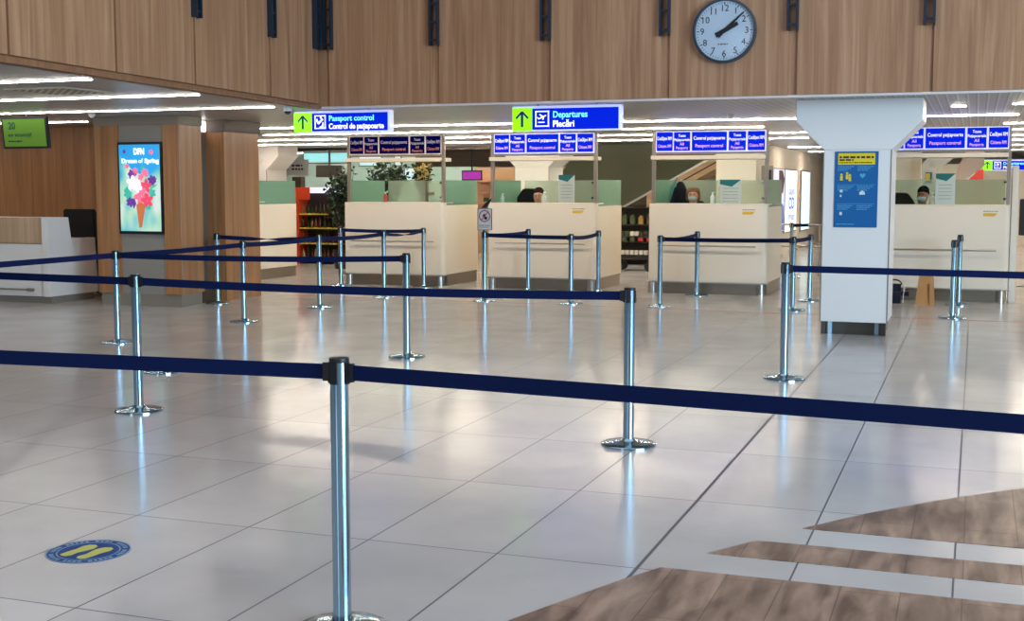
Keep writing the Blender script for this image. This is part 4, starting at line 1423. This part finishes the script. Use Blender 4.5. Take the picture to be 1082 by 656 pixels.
def foot(cx, cy, ang, mir):
    out = [(-.028, -.085), (-.010, -.098), (.014, -.096), (.027, -.075), (.022, -.03), (.036, .02), (.040, .055), (.028, .085), (.004, .098), (-.022, .088), (-.034, .055), (-.026, .01), (-.030, -.04)]
    a = R(ang)
    pts = []
    for x, y in out:
        x *= mir
        pts.append((cx + x * math.cos(a) - y * math.sin(a), cy + x * math.sin(a) + y * math.cos(a)))
    if mir < 0: pts = pts[::-1]
    MB().prism(pts, .0015, .0022, 'Z').build('footprint', STKY, fsr)
foot(-.048, -.005, -7, 1)
foot(.048, -.015, -9, -1)

# ------------------------------------------------------------------ BAGS BEFORE THE RIGHTMOST BOOTH
bg_ = empty('travel_bag', (-.97, 18.66, 0)); tag(bg_, 'dark navy travel bag with pale piping on the floor by the near pillar', 'bag')
MB().box(-.28, .12, -.12, .12, 0, .28).build('body', mat('bag navy', lin(22, 24, 42), .8), bg_, bevel=.11, smooth=True)
for xx in (-.12, .05):
    pp = MB()
    for k in range(8):
        a0, a1 = PI * k / 8, PI * (k + 1) / 8
        pp.tube((xx, -.125 * math.cos(a0), .14 + .145 * math.sin(a0)), (xx + .01, -.125 * math.cos(a1), .14 + .145 * math.sin(a1)), .006, 6)
    pp.tube((xx, -.125, .02), (xx, -.125, .14), .006, 6)
    pp.build('piping', PAPER, bg_)
hdl = MB()
for k in range(8):
    a0, a1 = PI * k / 8, PI * (k + 1) / 8
    hdl.tube((-.08 + .10 * math.cos(a0), -.02, .27 + .07 * math.sin(a0)), (-.08 + .10 * math.cos(a1), -.02, .27 + .07 * math.sin(a1)), .010, 8)
hdl.build('handle', BLACK, bg_, smooth=True)
kb = empty('paper_bag', (-.63, 18.55, 0)); tag(kb, 'brown kraft paper bag standing on the floor before the rightmost booth', 'bag')
MB().add([(-.13, -.09, 0), (.13, -.09, 0), (.13, .09, 0), (-.13, .09, 0), (-.085, -.03, .41), (.105, -.03, .41), (.105, .03, .41), (-.085, .03, .41)],
         [(0, 3, 2, 1), (4, 5, 6, 7), (0, 1, 5, 4), (1, 2, 6, 5), (2, 3, 7, 6), (3, 0, 4, 7)]).build('body', KRAFT, kb)
for yy in (-.02, .02):
    m_ = MB()
    for k in range(8):
        a0, a1 = PI * k / 8, PI * (k + 1) / 8
        m_.tube((.015 + .05 * math.cos(a0), yy, .40 + .06 * math.sin(a0)), (.015 + .05 * math.cos(a1), yy, .40 + .06 * math.sin(a1)), .004, 6)
    m_.build('handle', KRAFT, kb)
MB().box(.055, .06, -.095, -.02, .01, .3).build('fold', mat('kraft dark', lin(140, 92, 50), .8), kb)

# ------------------------------------------------------------------ SHOP BEHIND (left)
sf = empty('orange_shelf', (-12.95, 24.2, 0)); tag(sf, 'orange-red shop shelf unit with yellow shelves, left of the leftmost booth', 'shelf')
SW, SH = 1.7, 1.52
MB().box(-.83, -.73, -.2, .25, 0, SH).build('side_panel', ORANGE, sf)
MB().box(.80, .87, -.2, .25, 0, SH).build('side_panel', ORANGE, sf)
MB().box(-.73, .80, .2, .25, 0, SH).build('back_panel', mat('shelf back', lin(52, 40, 34), .6), sf)
MB().box(-.83, .87, -.2, .25, SH, SH + .12).build('header', SHOPW, sf)
MB().box(-.83, -.45, -.215, -.2, SH - .14, SH + .12).build('header_corner', ORANGE, sf)
for z_ in (.10, .45, .78, 1.08):
    MB().box(-.73, .80, -.19, .2, z_ - .025, z_).build('shelf_board', YELLOW, sf)
text('D', .12, mat('shop purple letter', lin(120, 50, 180), .4, emis=.4, ecol=lin(130, 60, 190)), sf, (.0, -.202, SH + .015), bold=.004)
text('uty Free', .12, BLUEL, sf, (.12, -.202, SH + .015), width=.6, bold=.003)
bc = [mat('bottle %d' % k, lin(*c_), .25) for k, c_ in enumerate(((58, 40, 30), (92, 60, 34), (38, 52, 38), (120, 88, 56), (150, 140, 124), (86, 30, 34)))]
rr = random.Random(5)
protos = []
for k in range(6):
    h_ = .20 + .02 * (k % 3)
    protos.append(MB().lathe([(.032, 0), (.034, .01), (.034, h_ * .6), (.014, h_ * .78), (.013, h_)], n=10).build('bottle', bc[k], smooth=True, loc=Vector((0, 0, 0))))
cols = ['dark brown', 'amber', 'dark green', 'tan', 'pale grey', 'dark red']
used = set()
ORD = ['first', 'second', 'third', 'fourth', 'fifth', 'sixth', 'seventh', 'eighth', 'ninth', 'tenth', 'eleventh', 'twelfth', 'thirteenth', 'fourteenth', 'fifteenth']
rown = ['lowest', 'second lowest', 'third', 'top']
for ri, z_ in enumerate((.10, .45, .78, 1.08)):
    for j in range(15):
        k = rr.randrange(6)
        p = protos[k]
        if k in used:
            c = p.copy(); COL.objects.link(c)
        else:
            c = p; used.add(k)
        c.location = (-12.95 - .68 + j * .1, 24.2 - .08 + rr.uniform(-.03, .03), z_)
        tag(c, '%s bottle, %s from the left on the %s shelf of the orange unit' % (cols[k], ORD[j], rown[ri]), 'bottle', 'bottles on the shelves of the orange unit')

def plant(x, y, z0, z1, zf, rad, label, seed, n=260, leafs=LEAF, flowers=None, pot=(.2, .38), leafsize=.075):
    t = empty('potted_plant', (x, y, 0)); tag(t, label, 'plant')
    rr = random.Random(seed)
    MB().lathe([(pot[0] * .8, 0), (pot[0], pot[1]), (pot[0] * .92, pot[1]), (pot[0] * .9, pot[1] - .03)], n=24).build('pot', POT, t, smooth=True)
    tr = MB()
    ends = []
    for k in range(7):
        a = rr.uniform(0, 2 * PI)
        p0 = Vector((.02 * math.cos(a), .02 * math.sin(a), pot[1] - .05))
        p1 = Vector((rad * .35 * math.cos(a), rad * .35 * math.sin(a), z0 + (z1 - z0) * .45))
        p2 = Vector((rad * .7 * math.cos(a), rad * .7 * math.sin(a), z0 + (z1 - z0) * rr.uniform(.6, .95)))
        tr.tube(p0, p1, .014, 6, .010); tr.tube(p1, p2, .010, 6, .004)
        ends += [p1, p2]
    tr.build('stem', SOIL, t)
    def leaves(n, m, name, size, zlo):
        mb = MB()
        for k in range(n):
            while True:
                v = Vector((rr.uniform(-1, 1), rr.uniform(-1, 1), rr.uniform(-1, 1)))
                if v.length < 1: break
            clump = rr.choice(ends)
            p = Vector((v.x * rad, v.y * rad, (zlo + z1) / 2 + v.z * (z1 - zlo) / 2)) * .6 + clump * .4
            p.z = max(p.z, pot[1])
            d = Vector((rr.uniform(-1, 1), rr.uniform(-1, 1), rr.uniform(-.7, .6))).normalized()
            s_ = d.cross(Vector((rr.uniform(-1, 1), rr.uniform(-1, 1), rr.uniform(-1, 1)))).normalized()
            L_ = size * rr.uniform(.7, 1.3)
            up = d.cross(s_) * .012
            mb.add([p, p + d * L_ * .5 + s_ * L_ * .28 + up, p + d * L_, p + d * L_ * .5 - s_ * L_ * .28 + up], [(0, 1, 2), (0, 2, 3)])
        mb.build(name, m, t)
    leaves(n, leafs, 'foliage', leafsize, z0)
    leaves(n // 6, LEAF2, 'light_foliage', leafsize, z0)
    if flowers:
        leaves(n, flowers, 'blossom', leafsize * .9, z0 + (z1 - z0) * .2)
    return t
plant(-12.05, 22.9, .5, 2.2, .4, .38, 'tall dark leafy plant in black pot between the orange shelf and leftmost booth', 1, 520, leafsize=.12)
plant(-11.15, 23.2, 1.2, 2.25, .4, .55, 'dark bushy plant rising behind the leftmost booth glass', 2, 520, leafsize=.12)
plant(-10.15, 22.6, 1.45, 2.22, .4, .24, 'plant with yellow blossoms behind the right half of the leftmost booth', 3, 150, flowers=PETALY, leafsize=.11)
plant(-9.0, 26.0, .8, 2.0, .4, .25, 'small green plant behind the left glass of the second booth', 4, 160, leafsize=.10)

def lit_panel(name, x0, x1, y, z0, z1, m, label, cat, fr=STEELD, t_=0.03):
    t = empty(name, ((x0 + x1) / 2, y, z0)); tag(t, label, cat)
    MB().box(x0 - .03, x1 + .03, y, y + t_, z0 - .03, z1 + .03).build('frame', fr, t, world=True)
    MB().box((x0 + x1) / 2 - .02, (x0 + x1) / 2 + .02, y + .005, y + .025, z1 + .02, H).build('hanger', fr, t, world=True)
    MB().box(x0, x1, y - .006, y, z0, z1).build('pane', m, t, world=True)
    return t
lit_panel('shop_window', -16.35, -15.1, 29.0, 2.28, 2.52, CYANW, 'bright cyan lit window high in the shop, left of the unlit booth sign', 'window')
lit_panel('illuminated_box', -14.75, -14.15, 29.0, 2.20, 2.48, WHITEL, 'bright light panel directly under the left end of the unlit booth sign', 'light panel')
lit_panel('illuminated_box', -13.75, -13.6, 29.0, 2.20, 2.48, WHITEL, 'narrow bright light panel under the middle of the unlit booth sign', 'light panel')
lit_panel('illuminated_box', -13.62, -13.0, 29.3, 1.83, 2.12, WHITEL, 'wide bright light panel between the plants behind the leftmost booth', 'light panel')
lit_panel('wall_screen', -11.75, -11.28, 28.6, 1.84, 2.02, PURP, 'purple lit screen in the gap between the first two booths', 'screen', BLACK)
t = empty('shop_name_board', (-16.52, 28.4, 1.93)); tag(t, 'pale grey board with two dark lines of lettering above the far left booth', 'board')
MB().box(-.62, .62, 0, .04, 0, .42).build('board', PAPER, t)
MB().box(-.12, -.08, .01, .03, .42, .76).build('hanger', STEELD, t)
d = MB()
for k, z_ in enumerate((.24, .15)):
    dashes(d, -.45, .05, z_, .045, 0, 30 + k); dashes(d, .15, .48, z_, .045, 0, 40 + k)
d.build('print', DARKTX, t)
tag(MB().box(-15.95, -15.2, 28.9, 29.0, 1.9, 2.2).box(-15.6, -15.56, 28.93, 28.97, 2.2, H).build('grey_shop_panel', mat('mid grey', lin(120, 114, 104), .5)), 'plain grey panel under the cyan shop window', 'panel')
tag(MB().box(-15.9, -15.65, 27.6, 27.8, 0, 1.9).build('shop_post', BROWN), 'brown square post left of the orange shelf', 'post')
# display table and goods in the warm shop
t = empty('display_gondola', (-11.0, 29.8, 0)); tag(t, 'warm pink and beige shop display in the gap between the first two booths', 'display')
MB().box(-.9, .9, -.2, .2, 0, 1.0).build('cabinet', WARMW, t)
for k in range(3):
    MB().box(-.9, .9, -.2, .2, 1.2 + k * .28, 1.23 + k * .28).build('shelf_board', mat('pink shelf', lin(224, 170, 150), .5), t)
MB().box(-.92, .92, .18, .22, 1.0, 2.1).build('back_panel', mat('warm back', lin(226, 190, 150), .6), t)

# ------------------------------------------------------------------ ESCALATOR and baggage cart
es = empty('escalator', (-6.4, 27.2, 0)); tag(es, 'escalator with olive glass side rising to the right behind the second and third booths', 'escalator')
# slope line z = 1.14 + (x + 7.36)*0.55 (y = 27)
def ez(x): return 1.14 + (x + 7.36) * 0.548
xa, xb = -9.44, -4.85
MB().prism([(xa, ez(xa)), (xb, ez(xb)), (xb, 2.6), (xa + 1.2, 2.6), (xa, 1.0)], 27.0, 27.02, 'Y').build('glass_balustrade', GLASSD, es, world=True)
MB().prism([(-9.44, 0), (-9.0, 0), (-6.75, ez(-6.75) - .26), (-6.75, ez(-6.75)), (xa, ez(xa))], 26.96, 28.1, 'Y').build('shaded_truss', DARKMET, es, world=True)  # dark finish stands in for the shade below the low end
MB().prism([(-6.75, ez(-6.75) - .26), (xb, ez(xb) - .26), (xb, ez(xb)), (-6.75, ez(-6.75))], 26.96, 28.1, 'Y').build('truss_cladding', TAN, es, world=True)
MB().prism([(xa, ez(xa) - .0), (xb, ez(xb)), (xb, ez(xb) + .05), (xa, ez(xa) + .05)], 26.94, 26.99, 'Y').build('skirt_line', STEEL, es, world=True)
MB().prism([(-6.2, ez(-6.2) - .14), (xb, ez(xb) - .14), (xb, ez(xb) - .11), (-6.2, ez(-6.2) - .11)], 26.95, 26.97, 'Y').build('dark_joint', BLACK, es, world=True)
stp = MB()
for k in range(14):
    x_ = -8.8 + k * .28
    if ez(x_) < 2.4:
        stp.box(x_, x_ + .3, 27.15, 27.95, max(0, ez(x_) - .1), ez(x_) + .06)
stp.build('steps', DARKMET, es, world=True)
MB().prism([(xa, ez(xa)), (xb, ez(xb)), (xb, 2.6), (xa + 1.2, 2.6), (xa, 1.0)], 28.08, 28.1, 'Y').build('glass_balustrade', GLASSD, es, world=True)

ct = empty('goods_cart', (-6.30, 24.35, 0)); tag(ct, 'dark wheeled cart with red and white goods between the second and third booths', 'cart')
MB().box(-.42, .42, -.25, .25, .26, .32).build('deck', BLACK, ct)
MB().box(-.40, .40, -.24, .24, .66, .69).build('tray', BLACK, ct)
for sx in (-.39, .39):
    for sy in (-.22, .22):
        MB().tube((sx, sy, .05), (sx, sy, 1.15), .016, 8).build('upright', DARKMET, ct)
        w = MB().tube((sx * .82, sy - .03, .09), (sx * .82, sy + .03, .09), .09, 16)
        w.build('wheel', BLACK, ct, smooth=True)
gd = [mat('goods red', lin(206, 60, 56), .4), mat('goods white', lin(228, 220, 210), .4), mat('goods dark', lin(60, 58, 44), .5), mat('goods green', lin(74, 92, 52), .5)]
rr = random.Random(11)
gp = [MB().box(-.035, .035, -.05, .05, 0, .085).build('goods_box', m, bevel=.006, loc=Vector((0, 0, 0))) for m in gd]
gl = ['red', 'white', 'dark brown', 'olive green']
used = set()
for (z_, pal, nn, gw) in ((.32, (0, 1, 0, 1), 8, 'deck'), (.69, (1, 3, 2, 2), 8, 'tray')):
    for j in range(nn):
        k = pal[rr.randrange(4)]
        if k in used:
            c = gp[k].copy(); COL.objects.link(c)
        else:
            c = gp[k]; used.add(k)
        c.location = (-6.30 - .33 + j * .094, 24.35 - .12, z_)
        tag(c, '%s box, %s from the left on the %s of the dark goods cart' % (gl[k], ORD[j], 'lower deck' if gw == 'deck' else 'upper tray'), 'box', 'goods boxes on the cart')
for k in range(4):
    if k not in used:
        bpy.data.objects.remove(gp[k])
sd = empty('dark_shelving', (-6.5, 26.2, 0)); tag(sd, 'low dark shop shelving under the escalator behind the goods cart', 'shelf')
MB().box(-1.0, 1.2, .12, .17, 0, 1.22).build('back_panel', mat('dark back', lin(40, 30, 24), .6), sd)
MB().box(-1.02, -.98, -.2, .17, 0, 1.22).build('side_panel', BLACK, sd)
MB().box(1.18, 1.22, -.2, .17, 0, 1.22).build('side_panel', BLACK, sd)
for z_ in (.12, .48, .84, 1.2):
    MB().box(-.98, 1.18, -.2, .12, z_, z_ + .025).build('shelf_board', DARKMET, sd)
gp2 = [MB().box(-.05, .05, -.06, .06, 0, h_).box(-.03, .03, -.04, .04, h_, h_ + .03).build('goods_package', m, bevel=.006, loc=Vector((0, 0, 0))) for m, h_ in ((gd[3], .17), (gd[0], .13), (mat('goods brown', lin(96, 64, 44), .5), .20), (mat('goods gold', lin(170, 140, 70), .4), .15))]
gl2 = ['olive green', 'red', 'brown', 'gold']
used = set()
for (z_, w_) in ((.505, 'middle'), (.865, 'upper')):
    for j in range(12):
        k = rr.randrange(4)
        c = gp2[k]
        if k in used:
            c = gp2[k].copy(); COL.objects.link(c)
        used.add(k)
        c.location = (-6.5 - .88 + j * .18, 26.2 - .04, z_)
        tag(c, '%s package, %s from the left on the %s board of the dark shelving' % (gl2[k], ORD[j], w_), 'package', 'packages on the dark shelving')

# ------------------------------------------------------------------ CORRIDOR (right of third booth)
def wall_poster(y0, y1, z0, z1, m, label, name='light_box'):
    t = empty(name, (-4.5, (y0 + y1) / 2, z0)); tag(t, label, 'light box')
    MB().box(-4.5, -4.46, y0, y1, z0, z1).build('frame', STEELD, t, world=True)
    MB().box(-4.46, -4.45, y0 + .03, y1 - .03, z0 + .03, z1 - .03).build('face', m, t, world=True)
    return t
lb1 = wall_poster(29.9, 31.7, .55, 2.10, SHOPW, 'lit corridor poster of a dark-haired woman in blue')
MB().prism([(30.6, .6), (31.6, .6), (31.5, 1.2), (31.0, 1.3), (30.7, 1.0)], -4.45, -4.44, 'X').build('blue_dress', BLUEL, lb1, world=True)
MB().prism([(30.8, 1.55), (31.4, 1.5), (31.6, 1.85), (31.3, 2.05), (30.7, 2.05)], -4.45, -4.44, 'X').build('dark_hair', mat('poster hair', lin(74, 40, 60), .5, emis=.2, ecol=lin(74, 40, 60)), lb1, world=True)
lb2 = wall_poster(31.9, 34.0, .50, 2.10, mat('white light box', (.9, .9, .9), .4, emis=1.0, ecol=(1, 1, 1)), 'white lit corridor poster with large blue letters')
text('sun', .32, BLUEL, lb2, (.06, -.62, .95), width=1.1, rot=(R(90), 0, R(90)))
text('CO', .42, BLUEL, lb2, (.06, -.55, .60), width=1.0, rot=(R(90), 0, R(90)), bold=.01)
text('me', .32, BLUEL, lb2, (.06, -.55, .30), width=1.0, rot=(R(90), 0, R(90)))
wall_poster(35.0, 36.8, .45, 2.10, WHITEL, 'farthest narrow lit poster in the corridor')
tag(MB().box(-2.95, -2.60, 26.5, 26.8, 0, 1.93).build('grey_kiosk', GREYB, bevel=.006), 'grey-brown upright kiosk just left of the near white pillar, far back', 'kiosk')
t = empty('wall_monitor', (-3.72, 24.2, 1.75)); tag(t, 'small dark monitor on grey mount above the third booth side glass', 'monitor')
MB().box(-.12, .10, .0, .05, 0, .30).build('mount', STEELD, t)
MB().box(-.05, .07, -.03, .0, .02, .22).build('screen', BLACK, t)
hr = empty('corridor_handrail', (-3.1, 23.9, 0)); tag(hr, 'double chrome handrail far behind, right of the third booth', 'handrail')
for z_ in (.95, .55):
    MB().tube((-.45, 0, z_), (.45, 0, z_), .02).build('rail', STEEL, hr, smooth=True)
for xx in (-.4, .4):
    MB().tube((xx, 0, 0), (xx, 0, .96), .018).build('upright', STEEL, hr)

# ------------------------------------------------------------------ BEHIND THE RIGHTMOST BOOTH
tag(MB().box(-2.1, -.97, 24.6, 24.75, 0, H - .002).build('cream_wall_panel', CREAM2), 'plain cream wall panel behind the near white pillar, left of the rightmost clerk', 'panel')
tag(MB().prism([(-.93, 0), (-.93, 2.08), (-.80, 2.21), (-.36, 2.21), (-.68, 1.93), (-.68, 0)], 24.0, 24.35, 'Y').build('chamfered_partition', CREAM2),
    'cream partition with cut-off corner behind the rightmost booth clerk', 'partition')
tag(MB().prism([(-.30, 1.72), (.12, 2.05), (.12, H - .002), (-.10, H - .002), (-.42, 1.78)], 25.2, 26.4, 'Y').build('slanted_soffit', mat('pinkish soffit', lin(214, 190, 178), .6)),
    'pinkish slanted soffit panel above the rightmost booth notice', 'soffit')
t = empty('small_notice', (-.87, 23.98, 1.72)); tag(t, 'tiny yellow and blue notice on the cream partition above the rightmost clerk', 'notice')
MB().box(0, .11, -.006, 0, 0, .19).build('sheet', POSTB, t); MB().box(.005, .08, -.008, -.006, .04, .17).build('yellow_area', POSTY, t)
t = empty('exit_sign', (-.05, 30.2, 1.90)); tag(t, 'small green and white lit exit sign left of the distant departures sign', 'sign')
MB().box(-.12, .14, 0, .05, 0, .12).build('housing', mat('exit sign pale green', (.7, .9, .75), .4, emis=.7, ecol=lin(206, 240, 214)), t)
ex = MB(); arrow(ex, -.05, .06, .07, 0); ex.box(.02, .05, -.004, 0, .03, .09); ex.box(.075, .10, -.004, 0, .03, .09)
ex.build('symbols', mat('exit green', lin(30, 130, 70), .4), t)
MB().tube((0, .025, .11), (0, .025, .71), .01).build('hanger', STEELD, t)
tag(MB().prism([(-.16, 1.80), (.09, 1.80), (.09, 2.0), (.02, 2.0)], 28.0, 28.05, 'Y').box(.09, .12, 28.0, 28.05, 0, 2.02).build('red_pennant', RED), 'red triangular pennant on a thin post under the exit sign', 'pennant')
tag(MB().box(-2.3, 3.0, 38.0, 38.15, 0, 2.3).build('far_partition', CREAM2), 'long cream partition closing the far right passage', 'partition')
bd = booths[3]
# ------------------------------------------------------------------ dark figureless stand at right frame edge
t = empty('luggage_scale_stand', (.78, 22.6, 0)); t.name = 'floor_stand'; tag(t, 'dark narrow stand at the right frame edge behind the booth', 'stand')
MB().box(-.1, .25, -.1, .1, .85, 1.45).build('panel', BLACK, t, bevel=.01)
MB().tube((.05, 0, .02), (.05, 0, .86), .025).build('post', STEELD, t)
MB().box(-.1, .25, -.12, .12, 0, .02).build('foot', STEELD, t)
